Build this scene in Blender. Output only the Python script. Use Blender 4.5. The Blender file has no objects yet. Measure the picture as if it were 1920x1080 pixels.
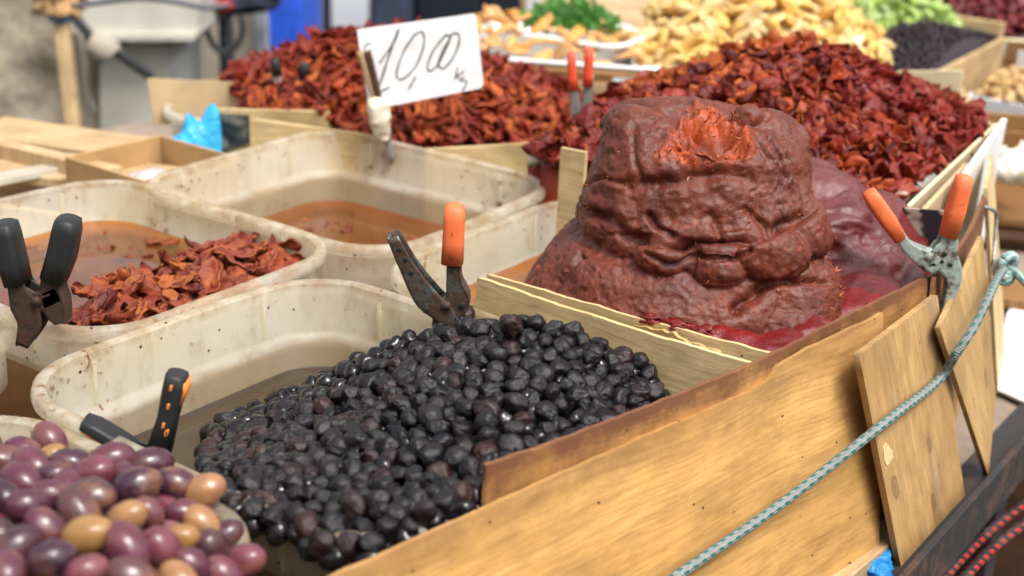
import bpy, bmesh, math, random
import numpy as np
from mathutils import Vector, Matrix, Euler

random.seed(7); RS = np.random.RandomState(11)
scene = bpy.context.scene
COL = scene.collection
rad = math.radians

# ------------------------------------------------------------------ camera, sky, sun, exposure
CAM_H, PITCH, ROLL, FPX = 1.47, 21.0, 2.5, 2600.0
_p, _r = rad(PITCH), rad(ROLL)
FWD = np.array([0, math.cos(_p), -math.sin(_p)]); _R0 = np.array([1., 0, 0]); _U0 = np.cross(_R0, FWD)
RGT = _R0*math.cos(_r) + _U0*math.sin(_r); UPV = -_R0*math.sin(_r) + _U0*math.cos(_r)
cam = bpy.data.cameras.new('camera'); cam_o = bpy.data.objects.new('camera', cam); COL.objects.link(cam_o)
cam_o.matrix_world = Matrix(((RGT[0], UPV[0], -FWD[0], 0), (RGT[1], UPV[1], -FWD[1], 0), (RGT[2], UPV[2], -FWD[2], CAM_H), (0, 0, 0, 1)))
cam.sensor_width = 36; cam.lens = 36*FPX/1920; cam.clip_start = .02; cam.clip_end = 500
cam.dof.use_dof = True; cam.dof.focus_distance = 1.16; cam.dof.aperture_fstop = 4.6; cam.dof.aperture_blades = 9
scene.camera = cam_o
SUN_EL, SUN_AZ = 62, 140      # soft light of a bright overcast sky
world = bpy.data.worlds.new('World'); scene.world = world; world.use_nodes = True
wn = world.node_tree; wn.nodes.clear()
sky = wn.nodes.new('ShaderNodeTexSky'); sky.sky_type = 'NISHITA'; sky.sun_disc = False
sky.sun_elevation = rad(SUN_EL); sky.sun_rotation = rad(SUN_AZ); sky.air_density = 1.2; sky.dust_density = 6.0; sky.ozone_density = 1.0
hsv = wn.nodes.new('ShaderNodeHueSaturation'); hsv.inputs['Saturation'].default_value = .25
bg = wn.nodes.new('ShaderNodeBackground'); bg.inputs['Strength'].default_value = .15
wo = wn.nodes.new('ShaderNodeOutputWorld')
wn.links.new(sky.outputs[0], hsv.inputs['Color']); wn.links.new(hsv.outputs[0], bg.inputs[0]); wn.links.new(bg.outputs[0], wo.inputs[0])
sun = bpy.data.lights.new('sun', 'SUN'); sun.energy = 1.2; sun.angle = rad(14); sun.color = (1, .955, .89)
sun_o = bpy.data.objects.new('sun', sun); COL.objects.link(sun_o)
_sd = Vector((math.cos(rad(SUN_EL))*math.sin(rad(SUN_AZ)), math.cos(rad(SUN_EL))*math.cos(rad(SUN_AZ)), math.sin(rad(SUN_EL))))
sun_o.rotation_euler = _sd.to_track_quat('Z', 'Y').to_euler(); sun_o.location = (0, 0, 6)
vs = scene.view_settings; vs.view_transform = 'Standard'; vs.look = 'None'; vs.gamma = 1; vs.use_curve_mapping = False; vs.exposure = .92
scene.cycles.use_denoising = True
scene.cycles.max_bounces = 8; scene.cycles.transparent_max_bounces = 12; scene.cycles.transmission_bounces = 6
scene.cycles.caustics_reflective = False; scene.cycles.caustics_refractive = False; scene.cycles.sample_clamp_indirect = 8

# ------------------------------------------------------------------ measuring helpers
def ray(px, py): return FWD*FPX + RGT*(px-960) - UPV*(py-540)
CP = np.array([0, 0, CAM_H])
def at(px, py, z):
    d = ray(px, py); return CP + d*((z-CAM_H)/d[2])
def aty(px, py, y):
    d = ray(px, py); return CP + d*(y/d[1])
def pxs(d): return d/FPX            # metres per photo pixel at distance d
def lat(deg): return np.array([math.cos(rad(deg)), math.sin(rad(deg)), 0.])
AX, BX, UZ = lat(54), lat(-36), np.array([0, 0, 1.])   # the stall's own two directions

# ------------------------------------------------------------------ noise in numpy
def _hash(i, j, k, s):
    n = (i*374761393 + j*668265263 + k*2147483647 + s*1274126177) & 0xffffffff
    n = ((n ^ (n >> 13))*1274126177) & 0xffffffff
    return ((n ^ (n >> 16)) & 0xffff)/32767.5 - 1
def vnoise(p, s=0):
    p = np.asarray(p, float); f = np.floor(p).astype(np.int64); t = p-f; t = t*t*t*(t*(t*6-15)+10)
    r = 0
    for a in (0, 1):
        for b in (0, 1):
            for c in (0, 1):
                w = (t[:, 0] if a else 1-t[:, 0])*(t[:, 1] if b else 1-t[:, 1])*(t[:, 2] if c else 1-t[:, 2])
                r = r + w*_hash(f[:, 0]+a, f[:, 1]+b, f[:, 2]+c, s)
    return r
def fbm(p, o=4, s=0):
    r = 0; a = 1.
    for i in range(o): r = r + a*vnoise(p*(2.03**i)+i*17.3, s+i); a *= .5
    return r
def ridged(p, o=3, s=0):
    r = 0; a = 1.
    for i in range(o): r = r + a*(1-np.abs(vnoise(p*(2.1**i)+i*9.1, s+i))*2); a *= .5
    return r

# ------------------------------------------------------------------ object helpers
def tag(o, label=None, cat=None, group=None, kind=None):
    if label: o['label'] = label
    if cat: o['category'] = cat
    if group: o['group'] = group
    if kind: o['kind'] = kind
    return o
def empty(name, loc, label=None, cat=None, group=None):
    o = bpy.data.objects.new(name, None); o.empty_display_size = .02; o.location = loc; COL.objects.link(o)
    return tag(o, label, cat, group)
def mesh_of(name, v, f, uv=None, smooth=True):
    me = bpy.data.meshes.new(name)
    me.from_pydata(np.asarray(v, float).tolist(), [], f if isinstance(f, list) else f.tolist())
    if smooth: me.polygons.foreach_set('use_smooth', [True]*len(me.polygons))
    if uv is not None:
        l = me.uv_layers.new(name='uv'); uv = np.asarray(uv, float)
        idx = np.empty(len(me.loops), int); me.loops.foreach_get('vertex_index', idx)
        l.data.foreach_set('uv', uv[idx].ravel())
    return me
def mk(name, v, f, mat, parent=None, uv=None, smooth=True, origin=None):
    """one mesh object from world-space vertices; its origin at its base (or at its parent's)"""
    v = np.asarray(v, float)
    if parent is not None: org = np.zeros(3)
    elif origin is not None: org = np.asarray(origin, float)
    else: org = np.array([(v[:, 0].min()+v[:, 0].max())/2, (v[:, 1].min()+v[:, 1].max())/2, v[:, 2].min()])
    base = np.array(parent_loc(parent)) if parent is not None else org
    me = mesh_of(name, v-base, f, uv, smooth)
    if mat: me.materials.append(mat)
    o = bpy.data.objects.new(name, me); COL.objects.link(o)
    if parent is not None: o.parent = parent
    else: o.location = org
    return o
def parent_loc(o):
    p = Vector((0, 0, 0))
    while o is not None: p = p+o.location; o = o.parent
    return p
def auto_smooth(o, deg=35):
    me = o.data
    if hasattr(me, 'set_sharp_from_angle'): me.set_sharp_from_angle(angle=rad(deg))
    return o
class MB:
    """collects pieces of one part"""
    def __init__(s): s.v = []; s.f = []; s.uv = []; s.n = 0
    def add(s, v, f, uv=None):
        v = np.asarray(v, float); s.v.append(v); s.f += [[i+s.n for i in q] for q in f]; s.n += len(v)
        s.uv.append(np.zeros((len(v), 2)) if uv is None else np.asarray(uv, float)); return s
    def build(s, name, mat, parent=None, smooth=True, origin=None):
        return mk(name, np.vstack(s.v), s.f, mat, parent, np.vstack(s.uv), smooth, origin)
def box_vf(c, ax, ay, az, h, bev=0.0):
    """box with centre c, axes, half sizes h; chamfered edges when bev>0"""
    c = np.asarray(c, float); hx, hy, hz = h
    if bev <= 0:
        v = [c+ax*hx*i+ay*hy*j+az*hz*k for i in (-1, 1) for j in (-1, 1) for k in (-1, 1)]
        return v, [[0, 1, 3, 2], [4, 6, 7, 5], [0, 4, 5, 1], [2, 3, 7, 6], [0, 2, 6, 4], [1, 5, 7, 3]]
    bm = bmesh.new(); bmesh.ops.create_cube(bm, size=2)
    for q in bm.verts: q.co = Vector((q.co.x*hx, q.co.y*hy, q.co.z*hz))
    bmesh.ops.bevel(bm, geom=bm.edges[:]+bm.verts[:], offset=bev, segments=2, affect='EDGES', profile=.5)
    v = [c+ax*q.co.x+ay*q.co.y+az*q.co.z for q in bm.verts]; f = [[w.index for w in g.verts] for g in bm.faces]
    bm.free(); return v, f
def loft(secs, n=16, e=2.0, caps=True, close=False):
    """tube through sections (centre, right, up, half width, half height[, exponent])"""
    v = []; uv = []; L = 0; prev = None
    for s in secs:
        c, r, u, a, b = s[:5]; ee = s[5] if len(s) > 5 else e; c = np.asarray(c, float)
        if prev is not None: L += np.linalg.norm(c-prev)
        prev = c
        for i in range(n):
            t = 2*math.pi*i/n; x, y = math.cos(t), math.sin(t)
            v.append(c+np.asarray(r)*a*math.copysign(abs(x)**(2/ee), x)+np.asarray(u)*b*math.copysign(abs(y)**(2/ee), y)); uv.append((L, i/n))
    f = []; m = len(secs)
    for k in range(m if close else m-1):
        for i in range(n):
            j = (i+1) % n; k2 = (k+1) % m
            f.append([k*n+i, k*n+j, k2*n+j, k2*n+i])
    if caps and not close: f += [list(range(n))[::-1], list(range((m-1)*n, m*n))]
    return v, f, uv
def norm(v): v = np.asarray(v, float); return v/(np.linalg.norm(v)+1e-12)
def spline(pts, n):
    """Catmull-Rom through pts, n samples"""
    P = [np.asarray(p, float) for p in pts]; P = [2*P[0]-P[1]]+P+[2*P[-1]-P[-2]]; out = []; m = len(P)-3
    for k in range(n):
        t = k/(n-1)*m; i = min(int(t), m-1); t -= i; a, b, c, d = P[i:i+4]
        out.append(.5*((2*b)+(c-a)*t+(2*a-5*b+4*c-d)*t*t+(3*b-a-3*c+d)*t**3))
    return out
def tube(pts, r, n=8, samples=None, caps=True):
    P = spline(pts, samples) if samples else [np.asarray(p, float) for p in pts]
    rr = r if hasattr(r, '__len__') else [r]*len(P)
    if len(rr) != len(P): rr = np.interp(np.linspace(0, 1, len(P)), np.linspace(0, 1, len(rr)), rr)
    t0 = norm(P[1]-P[0]); up = UZ if abs(t0[2]) < .9 else np.array([1., 0, 0]); rt = norm(np.cross(t0, up)); secs = []
    for i, p in enumerate(P):
        t = norm(P[min(i+1, len(P)-1)]-P[max(i-1, 0)]); rt = norm(rt-t*np.dot(rt, t)); u = np.cross(rt, t)
        secs.append((p, rt, u, rr[i], rr[i]))
    return loft(secs, n, 2.0, caps)
def ico(sub):
    bm = bmesh.new(); bmesh.ops.create_icosphere(bm, subdivisions=sub, radius=1)
    v = np.array([q.co[:] for q in bm.verts]); f = [[w.index for w in g.verts] for g in bm.faces]; bm.free(); return v, f
def rbf(pts):
    """smooth height surface through (x,y,z) anchors"""
    P = np.array(pts); D = np.linalg.norm(P[:, None, :2]-P[None, :, :2], axis=2); n = len(P)
    K = np.zeros((n+3, n+3)); K[:n, :n] = D+np.eye(n)*.004; K[:n, n] = 1; K[:n, n+1:] = P[:, :2]; K[n, :n] = 1; K[n+1:, :n] = P[:, :2].T
    w = np.linalg.solve(K, np.r_[P[:, 2], 0, 0, 0])
    def h(x, y):
        x = np.atleast_1d(x); y = np.atleast_1d(y)
        d = np.hypot(x[:, None]-P[None, :, 0], y[:, None]-P[None, :, 1]); return d@w[:n]+w[n]+w[n+1]*x+w[n+2]*y
    return h
def inpoly(x, y, poly):
    c = False; n = len(poly)
    for i in range(n):
        x1, y1 = poly[i][:2]; x2, y2 = poly[i-1][:2]
        if (y1 > y) != (y2 > y) and x < (x2-x1)*(y-y1)/(y2-y1)+x1: c = not c
    return c
def scatter(poly, dist, rs, h=None, tries=14000):
    """dart throwing inside a plan polygon, spacing measured along the heap's surface"""
    P = np.array([p[:2] for p in poly]); lo = P.min(0); hi = P.max(0); out = []; grid = {}; d2 = dist*dist
    C = lo+rs.rand(tries, 2)*(hi-lo); x, y = C[:, 0], C[:, 1]; ok = np.zeros(tries, bool)
    for i in range(len(P)):
        x1, y1 = P[i]; x2, y2 = P[i-1]
        if y1 == y2: continue
        ok ^= ((y1 > y) != (y2 > y)) & (x < (x2-x1)*(y-y1)/(y2-y1)+x1)
    C = C[ok]; Z = h(C[:, 0], C[:, 1]) if h is not None else np.zeros(len(C))
    for (x, y), z in zip(C.tolist(), Z.tolist()):
        i, j, k = int(x//dist), int(y//dist), int(z//dist); bad = False
        for a in (i-1, i, i+1):
            for b in (j-1, j, j+1):
                for c in (k-1, k, k+1):
                    for q in grid.get((a, b, c), ()):
                        if (q[0]-x)**2+(q[1]-y)**2+(q[2]-z)**2 < d2: bad = True; break
                    if bad: break
                if bad: break
            if bad: break
        if not bad: grid.setdefault((i, j, k), []).append((x, y, z)); out.append((x, y, z))
    return np.array(out)
def surf_normal(h, x, y, e=.006):
    zx = (h(x+e, y)[0]-h(x-e, y)[0])/(2*e); zy = (h(x, y+e)[0]-h(x, y-e)[0])/(2*e); return norm((-zx, -zy, 1))
def frame_to(n, ang):
    """rotation matrix: local z to n, spun by ang"""
    q = Vector(n).to_track_quat('Z', 'Y'); return (q.to_matrix() @ Matrix.Rotation(ang, 3, 'Z'))

# ------------------------------------------------------------------ material helpers
class G:
    def __init__(s, name):
        s.m = bpy.data.materials.new(name); s.m.use_nodes = True; s.t = s.m.node_tree; s.t.nodes.clear()
        s.out = s.t.nodes.new('ShaderNodeOutputMaterial')
    def n(s, typ, props=None, **inp):
        q = s.t.nodes.new('ShaderNode'+typ)
        for k, v in (props or {}).items(): setattr(q, k, v)
        for k, v in inp.items(): s.set(q, k.replace('_', ' '), v)
        return q
    def set(s, q, k, v):
        i = q.inputs[k]
        if isinstance(v, bpy.types.NodeSocket): s.t.links.new(v, i)
        else:
            if i.type == 'RGBA' and len(v) == 3: v = (*v, 1)
            i.default_value = v
    def co(s, kind='Object'): return s.n('TexCoord').outputs[kind]
    def geo(s, k): return s.n('NewGeometry').outputs[k]
    def mapped(s, v, scale=(1, 1, 1), loc=(0, 0, 0), rot=(0, 0, 0)): return s.n('Mapping', Vector=v, Scale=scale, Location=loc, Rotation=rot).outputs[0]
    def noise(s, v, scale, detail=4, rough=.55, dist=0, what='Fac'): return s.n('TexNoise', Vector=v, Scale=scale, Detail=detail, Roughness=rough, Distortion=dist).outputs[what]
    def vor(s, v, scale, feature='F1', what='Distance', rnd=1.): return s.n('TexVoronoi', {'feature': feature}, Vector=v, Scale=scale, Randomness=rnd).outputs[what]
    def ramp(s, fac, stops, interp='LINEAR'):
        q = s.n('ValToRGB'); cr = q.color_ramp; cr.interpolation = interp
        while len(cr.elements) < len(stops): cr.elements.new(.5)
        for e, (p, c) in zip(cr.elements, stops):
            e.position = p; e.color = (c, c, c, 1) if not hasattr(c, '__len__') else (*c[:3], 1)
        s.t.links.new(fac, q.inputs[0]); return q.outputs[0]
    def mix(s, fac, a, b, mode='MIX'):
        q = s.n('Mix', {'data_type': 'RGBA', 'blend_type': mode})
        for i, v in ((0, fac), (6, a), (7, b)):
            if isinstance(v, bpy.types.NodeSocket): s.t.links.new(v, q.inputs[i])
            else: q.inputs[i].default_value = (*v, 1) if hasattr(v, '__len__') and len(v) == 3 else v
        return q.outputs[2]
    def math(s, op, a, b=None, clamp=False):
        q = s.n('Math', {'operation': op, 'use_clamp': clamp})
        for i, v in enumerate((a, b)):
            if v is None: continue
            if isinstance(v, bpy.types.NodeSocket): s.t.links.new(v, q.inputs[i])
            else: q.inputs[i].default_value = v
        return q.outputs[0]
    def sep(s, v): return s.n('SeparateXYZ', Vector=v).outputs
    def bump(s, h, strength=.3, dist=.01, nrm=None):
        q = s.n('Bump', Height=h, Strength=strength, Distance=dist)
        if nrm is not None: s.t.links.new(nrm, q.inputs['Normal'])
        return q.outputs[0]
    def rnd(s): return s.n('ObjectInfo').outputs['Random']
    def bsdf(s, **inp): return s.n('BsdfPrincipled', None, **inp)
    def surf(s, sh): s.t.links.new(sh if isinstance(sh, bpy.types.NodeSocket) else sh.outputs[0], s.out.inputs['Surface']); return s.m
    def mixsh(s, fac, a, b):
        q = s.n('MixShader')
        for i, v in enumerate((fac, a, b)):
            if isinstance(v, bpy.types.NodeSocket): s.t.links.new(v, q.inputs[i])
            elif hasattr(v, 'outputs'): s.t.links.new(v.outputs[0], q.inputs[i])
            else: q.inputs[i].default_value = v
        return q
def plain(name, col, rough=.6, var=.12, scale=30, metal=0., bump=.1, spec=.5):
    g = G(name); c = g.co(); n = g.noise(c, scale, 5)
    d = tuple(x*(1-2.2*var) for x in col); l = tuple(min(1, x*(1+1.6*var)) for x in col)
    g.surf(g.bsdf(Base_Color=g.ramp(n, [(.3, d), (.7, l)]), Roughness=g.math('ADD', g.math('MULTIPLY', n, .3), rough-.15), Metallic=metal, Specular_IOR_Level=spec,
                  Normal=g.bump(g.noise(c, scale*4, 3), bump, .002)))
    return g.m
def wood(name, light, dark, stain=0., knots=(), rough=.5, grain=1., top=0., grey=0., seed=0., vert=False):
    """plywood / softwood: uv in metres, u along the grain"""
    g = G(name); uv = g.co('UV')
    if vert: uv = g.mapped(uv, rot=(0, 0, math.pi/2))
    base = g.mapped(uv, loc=(seed, seed*1.7, 0))
    warp = g.noise(base, 5, 2)
    w = g.n('VectorMath', {'operation': 'ADD'}); g.t.links.new(base, w.inputs[0])
    off = g.n('CombineXYZ', Y=g.math('MULTIPLY', g.math('SUBTRACT', warp, .5), .022)).outputs[0]; g.t.links.new(off, w.inputs[1])
    kn = None
    src = w.outputs[0]
    for (ku, kv, kr) in knots:
        d = g.n('VectorMath', {'operation': 'DISTANCE'}); g.t.links.new(g.mapped(uv, scale=(.55, 1, 1)), d.inputs[0]); d.inputs[1].default_value = (ku*.55, kv, 0)
        dn = g.math('ADD', d.outputs['Value'], g.math('MULTIPLY', g.math('SUBTRACT', g.noise(base, 90, 3), .5), kr*.9))
        m = g.ramp(g.math('DIVIDE', dn, kr*3, True), [(0, 1.), (.22, .75), (.33, .95), (.42, .25), (1, 0.)])
        kn = m if kn is None else g.math('MAXIMUM', kn, m)
    fine = g.noise(g.mapped(src, scale=(15, 260*grain, 1)), 1, 6, .65)
    mid = g.noise(g.mapped(src, scale=(4.5, 52*grain, 1)), 1, 5, .6, .3)
    big = g.noise(base, 9, 3)
    col = g.mix(g.ramp(mid, [(.2, .15), (.75, 1.)]), dark, light)
    col = g.mix(g.math('MULTIPLY', g.ramp(fine, [(.42, 1.), (.56, 0.)]), .34), col, tuple(x*.55 for x in dark))
    col = g.mix(g.math('MULTIPLY', g.ramp(big, [(.35, 1.), (.6, 0.)]), .55), col, tuple(x*.8 for x in dark))
    if grey: col = g.mix(g.math('MULTIPLY', g.ramp(g.noise(g.mapped(src, scale=(5, 26, 1)), 1, 4), [(.55, 0.), (.72, 1.)]), grey), col, (.13, .14, .15))
    # smudges, nicks and pinholes
    col = g.mix(g.math('MULTIPLY', g.ramp(g.noise(g.mapped(base, scale=(.7, 3., 1)), 20, 7, .7), [(.46, 0.), (.74, 1.)]), .5), col, (.17, .075, .022))
    col = g.mix(g.math('MULTIPLY', g.ramp(g.noise(g.mapped(base, scale=(.8, 1.5, 1)), 8.5, 8, .72), [(.46, 0.), (.68, 1.)]), .62), col, tuple(x*.42 for x in dark))
    col = g.mix(g.math('MULTIPLY', g.ramp(g.noise(g.mapped(src, scale=(3.5, 110, 1)), 1, 3, .5), [(.66, 0.), (.74, 1.)]), .5), col, (.13, .06, .02))
    col = g.mix(g.ramp(g.vor(g.mapped(base, scale=(1, 1.6, 1)), 38), [(.045, 1.), (.075, 0.)]), col, (.05, .025, .012))
    if kn is not None: col = g.mix(g.math('MULTIPLY', kn, .6), col, (.075, .033, .014))
    if stain:
        v = g.sep(g.co('UV'))[1]
        near = g.ramp(g.math('MULTIPLY', g.math('SUBTRACT', top, v), 1/.075, True), [(0, 1.), (.25, .72), (1, 0.)])
        drip = g.noise(base, 30, 6, .7)
        m = g.ramp(g.math('MULTIPLY', g.math('ADD', drip, .14), near), [(.33, 0.), (.58, 1.)])
        col = g.mix(g.math('MULTIPLY', m, stain), col, (.075, .018, .018))
    h = g.math('ADD', fine, g.math('MULTIPLY', mid, .6))
    g.surf(g.bsdf(Base_Color=col, Roughness=g.math('ADD', g.math('MULTIPLY', mid, .25), rough-.1), Specular_IOR_Level=.35, Normal=g.bump(h, .35, .0012)))
    return g.m
def tub_plastic(name, tint=(.89, .845, .75), dirt=1.6, clear=.5):
    g = G(name); c = g.co(); z = g.sep(c)[2]
    big = g.noise(c, 9, 4); col = g.mix(g.ramp(big, [(.4, 0.), (.65, 1.)]), tint, tuple(x*y for x, y in zip(tint, (.96, .92, .82))))
    rimward = g.ramp(g.math('ADD', g.math('MULTIPLY', z, 1/.06), 1., True), [(0, .0), (1, 1.)])
    spot = g.ramp(g.noise(c, 120, 3, .6), [(.585, 0.), (.66, 1.)]); patch = g.ramp(g.noise(c, 11, 4), [(.44, 0.), (.62, 1.)])
    m1 = g.math('MULTIPLY', g.math('MULTIPLY', spot, patch), dirt, True)
    speck = g.ramp(g.vor(c, 95), [(.10, 1.), (.16, 0.)]); m2 = g.math('MULTIPLY', g.math('MULTIPLY', speck, g.ramp(g.noise(c, 40, 2), [(.52, 0.), (.6, 1.)])), dirt, True)
    smear = g.math('MULTIPLY', g.ramp(g.noise(g.mapped(c, scale=(1, 1, .4)), 60, 5, .7), [(.5, 0.), (.75, 1.)]), .24*dirt, True)
    col = g.mix(smear, col, (.44, .27, .11)); band = g.math('MULTIPLY', g.ramp(g.noise(c, 34, 5, .65), [(.38, 0.), (.62, 1.)]), g.ramp(g.math('MULTIPLY', g.math('ADD', z, .012), 1/.012, True), [(0, 0.), (.6, .75), (1, .75)])); col = g.mix(g.math('MULTIPLY', band, dirt*.6, True), col, (.45, .28, .11)); col = g.mix(g.math('MULTIPLY', m1, .85), col, (.24, .10, .03)); col = g.mix(m2, col, (.085, .028, .012))
    low = g.ramp(g.math('MULTIPLY', g.math('ADD', g.math('MULTIPLY', z, -1.), g.math('MULTIPLY', g.math('SUBTRACT', g.noise(c, 18, 4), .5), .012)), 1/.11, True), [(.49, 0.), (.54, 1.)]); col = g.mix(g.math('MULTIPLY', low, .62*min(1, dirt)), col, (.36, .235, .10))
    pr = g.bsdf(Base_Color=col, Roughness=g.math('ADD', g.math('MULTIPLY', big, .25), .22), Specular_IOR_Level=.5, Normal=g.bump(g.noise(c, 70, 4), .12, .002))
    tr = g.n('BsdfTranslucent', Color=col)
    tp = g.n('BsdfTransparent', Color=tuple(min(1, x*1.25) for x in tint))
    a = g.mixsh(.5, pr, tr)
    g.surf(g.mixsh(g.math('MULTIPLY', g.math('SUBTRACT', 1., g.math('MAXIMUM', m1, m2)), clear), a, tp)); return g.m
def oil(name, col, density=.5, rough=.03):
    """the skin of a pool of oil: mirror-like at a slant, tinted see-through below"""
    g = G(name); c = g.co()
    n = g.bump(g.noise(c, 14, 3), .06, .004)
    fr = g.n('Fresnel', IOR=1.5, Normal=n).outputs[0]
    gl = g.n('BsdfGlossy', Color=(1, 1, 1), Roughness=rough, Normal=n)
    body = g.bsdf(Base_Color=g.mix(g.ramp(g.noise(c, 26, 5), [(.35, 0.), (.7, 1.)]), col, tuple(x*.55 for x in col)), Roughness=.4, Specular_IOR_Level=0.)
    tp = g.n('BsdfTransparent', Color=tuple(min(1, x*2.1+.05) for x in col))
    g.surf(g.mixsh(fr, g.mixsh(density, tp, body), gl)); return g.m

M = {}
M['ply_orange'] = wood('honey_plywood', (.70, .415, .15), (.57, .30, .085), stain=.3, top=.224, rough=.5, seed=1.3)
M['ply_stained'] = wood('stained_plywood', (.54, .29, .09), (.40, .19, .055), stain=.7, top=.243, rough=.5, seed=4.1)
M['ply_panel'] = wood('panel_plywood', (.58, .375, .165), (.40, .225, .08), knots=((.095, .020, .007), (.105, .112, .0048), (.035, .10, .0055)), grey=.45, rough=.55, seed=7.7, vert=False)
M['ply_panel_plain'] = wood('plain_panel_plywood', (.60, .40, .18), (.43, .255, .095), knots=((.07, .10, .006),), grey=.15, rough=.55, seed=2.2)
M['ply_pale'] = wood('pale_plywood', (.76, .59, .32), (.66, .47, .22), knots=((.055, .045, .0042),), rough=.55, seed=9.2, grain=.8)
M['plank'] = wood('plank_wood', (.60, .44, .25), (.45, .30, .145), rough=.6, seed=12.)
M['plank_dark'] = wood('brown_wood', (.36, .19, .065), (.21, .095, .03), rough=.6, seed=15.)
M['wood_shadow'] = wood('shaded_dark_wood', (.075, .034, .016), (.04, .018, .01), rough=.6, seed=17.)  # dark brown wood with shade put into its colour
M['tub'] = tub_plastic('stained_tub_plastic')
M['tub_clean'] = tub_plastic('milky_tub_plastic', (.80, .79, .74), .3, .25)
M['white_plastic'] = plain('white_plastic', (.80, .80, .78), .35, .04, 12)
M['white_card'] = plain('white_cardboard', (.74, .75, .78), .7, .05, 14)
M['cardboard'] = plain('tan_cardboard', (.50, .36, .20), .8, .07, 22)
M['cardboard_brown'] = plain('brown_cardboard', (.40, .24, .10), .8, .08, 22)
M['cream_card'] = plain('cream_cardboard', (.66, .54, .34), .75, .05, 10)
M['oil_amber'] = oil('amber_oil', (.36, .15, .035), .22)
M['oil_brown'] = oil('brown_oil', (.30, .10, .022), .35)
M['brine'] = oil('brown_brine', (.055, .033, .015), .78, .012)
M['oil_orange'] = oil('orange_oil', (.36, .13, .035), .7)

M['grey_pipe'] = plain('slate_grey_pipe', (.075, .085, .10), .5, .1, 20)
M['navy_metal'] = plain('dark_navy_metal', (.014, .017, .025), .5, .1, 6); M['slate_metal'] = plain('slate_blue_metal', (.055, .075, .11), .45, .12, 9)
M['asphalt'] = plain('asphalt', (.055, .054, .052), .85, .2, 40, bump=.4)
M['steel_dark'] = None
def metal_worn(name, base, rust, amount=.5, rough=.45, metallic=.6, scale=70):
    g = G(name); c = g.co(); n = g.noise(c, scale, 5, .65); n2 = g.noise(c, scale*.3, 4)
    m = g.ramp(g.math('ADD', g.math('MULTIPLY', n, .6), g.math('MULTIPLY', n2, .4)), [(.62-amount*.35, 0.), (.72-amount*.35, 1.)])
    col = g.mix(m, base, g.mix(g.noise(c, scale*2.5, 3), rust, tuple(x*.35 for x in rust)))
    g.surf(g.bsdf(Base_Color=col, Roughness=g.math('ADD', g.math('MULTIPLY', m, .35), rough), Metallic=g.math('MULTIPLY', g.math('SUBTRACT', 1., m), metallic),
                  Normal=g.bump(n, .5, .003)))
    return g.m
M['steel_dark'] = metal_worn('dark_painted_steel', (.035, .034, .037), (.09, .045, .025), .35, .45, .4, 60)
M['steel_greasy'] = metal_worn('greasy_rusty_steel', (.12, .13, .12), (.07, .035, .018), .62, .3, .7, 90)
M['steel_black'] = metal_worn('blackened_steel', (.045, .04, .035), (.06, .025, .012), .6, .35, .5, 110)
M['steel_green'] = metal_worn('chipped_pale_green_steel', (.30, .35, .31), (.10, .06, .035), .36, .35, .1, 120)
M['steel_grey'] = metal_worn('grey_steel', (.35, .34, .32), (.15, .09, .05), .3, .35, .6, 80)
def rubber(name, col, rough=.5, dirt=.5):
    g = G(name); c = g.co(); n = g.noise(c, 90, 4); m = g.math('MULTIPLY', g.ramp(g.noise(c, 150, 4, .6), [(.6, 0.), (.7, 1.)]), dirt)
    cc = g.mix(g.ramp(n, [(.3, 0.), (.75, 1.)]), tuple(x*.82 for x in col), col)
    g.surf(g.bsdf(Base_Color=g.mix(m, cc, (.09, .02, .012)), Roughness=g.math('ADD', g.math('MULTIPLY', n, .2), rough-.1), Specular_IOR_Level=.25 if max(col) < .1 else .4, Normal=g.bump(g.noise(c, 300, 3), .12, .001))); return g.m
M['rub_orange'] = rubber('orange_rubber', (.82, .17, .055), .5)
M['rub_red'] = rubber('red_rubber', (.74, .085, .035), .5)
M['rub_black'] = rubber('black_rubber', (.022, .024, .025), .42, 0.)
M['rub_orange2'] = rubber('orange_plastic', (.70, .24, .05), .45)
def braid(name, base, c2, nu, nv, thin=.5):
    """braided cord: uv.x metres along, uv.y around"""
    g = G(name); u, v, _ = g.sep(g.co('UV'))
    a = g.math('MULTIPLY', u, nu); sl = g.math('FRACT', g.math('ADD', a, g.math('MULTIPLY', v, 2.)))
    ring = g.math('FRACT', g.math('MULTIPLY', v, nv)); par = g.math('LESS_THAN', g.math('FRACT', g.math('MULTIPLY', v, nv*.5)), thin)
    m = g.math('MULTIPLY', g.math('LESS_THAN', sl, .5), par)
    wv = g.math('ADD', g.math('SINE', g.math('MULTIPLY', u, 3000.)), g.math('SINE', g.math('MULTIPLY', ring, 6.283)))
    dirt = g.noise(g.co(), 60, 4)
    col = g.mix(m, base, c2); col = g.mix(g.math('MULTIPLY', g.ramp(dirt, [(.45, 0.), (.75, 1.)]), .45), col, (.13, .12, .10))
    g.surf(g.bsdf(Base_Color=col, Roughness=.8, Specular_IOR_Level=.25, Normal=g.bump(wv, .6, .0006))); return g.m
M['cord_green'] = braid('green_grey_braid', (.24, .26, .25), (.035, .145, .12), 95, 10)
M['cord_pale'] = braid('pale_teal_braid', (.40, .50, .48), (.16, .36, .32), 60, 8)
M['cord_red'] = braid('red_black_braid', (.018, .016, .018), (.42, .03, .025), 62, 6, .55)
def film(name, col, rough=.25):
    g = G(name); c = g.co(); n = g.bump(g.noise(c, 45, 4, .5, 1.), .7, .01)
    p = g.bsdf(Base_Color=col, Roughness=rough, Normal=n); t = g.n('BsdfTranslucent', Color=col); g.surf(g.mixsh(.35, p, t)); return g.m
M['bag_cyan'] = film('cyan_plastic_film', (.05, .50, .82)); M['bag_blue'] = film('blue_plastic_film', (.03, .30, .75))

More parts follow.
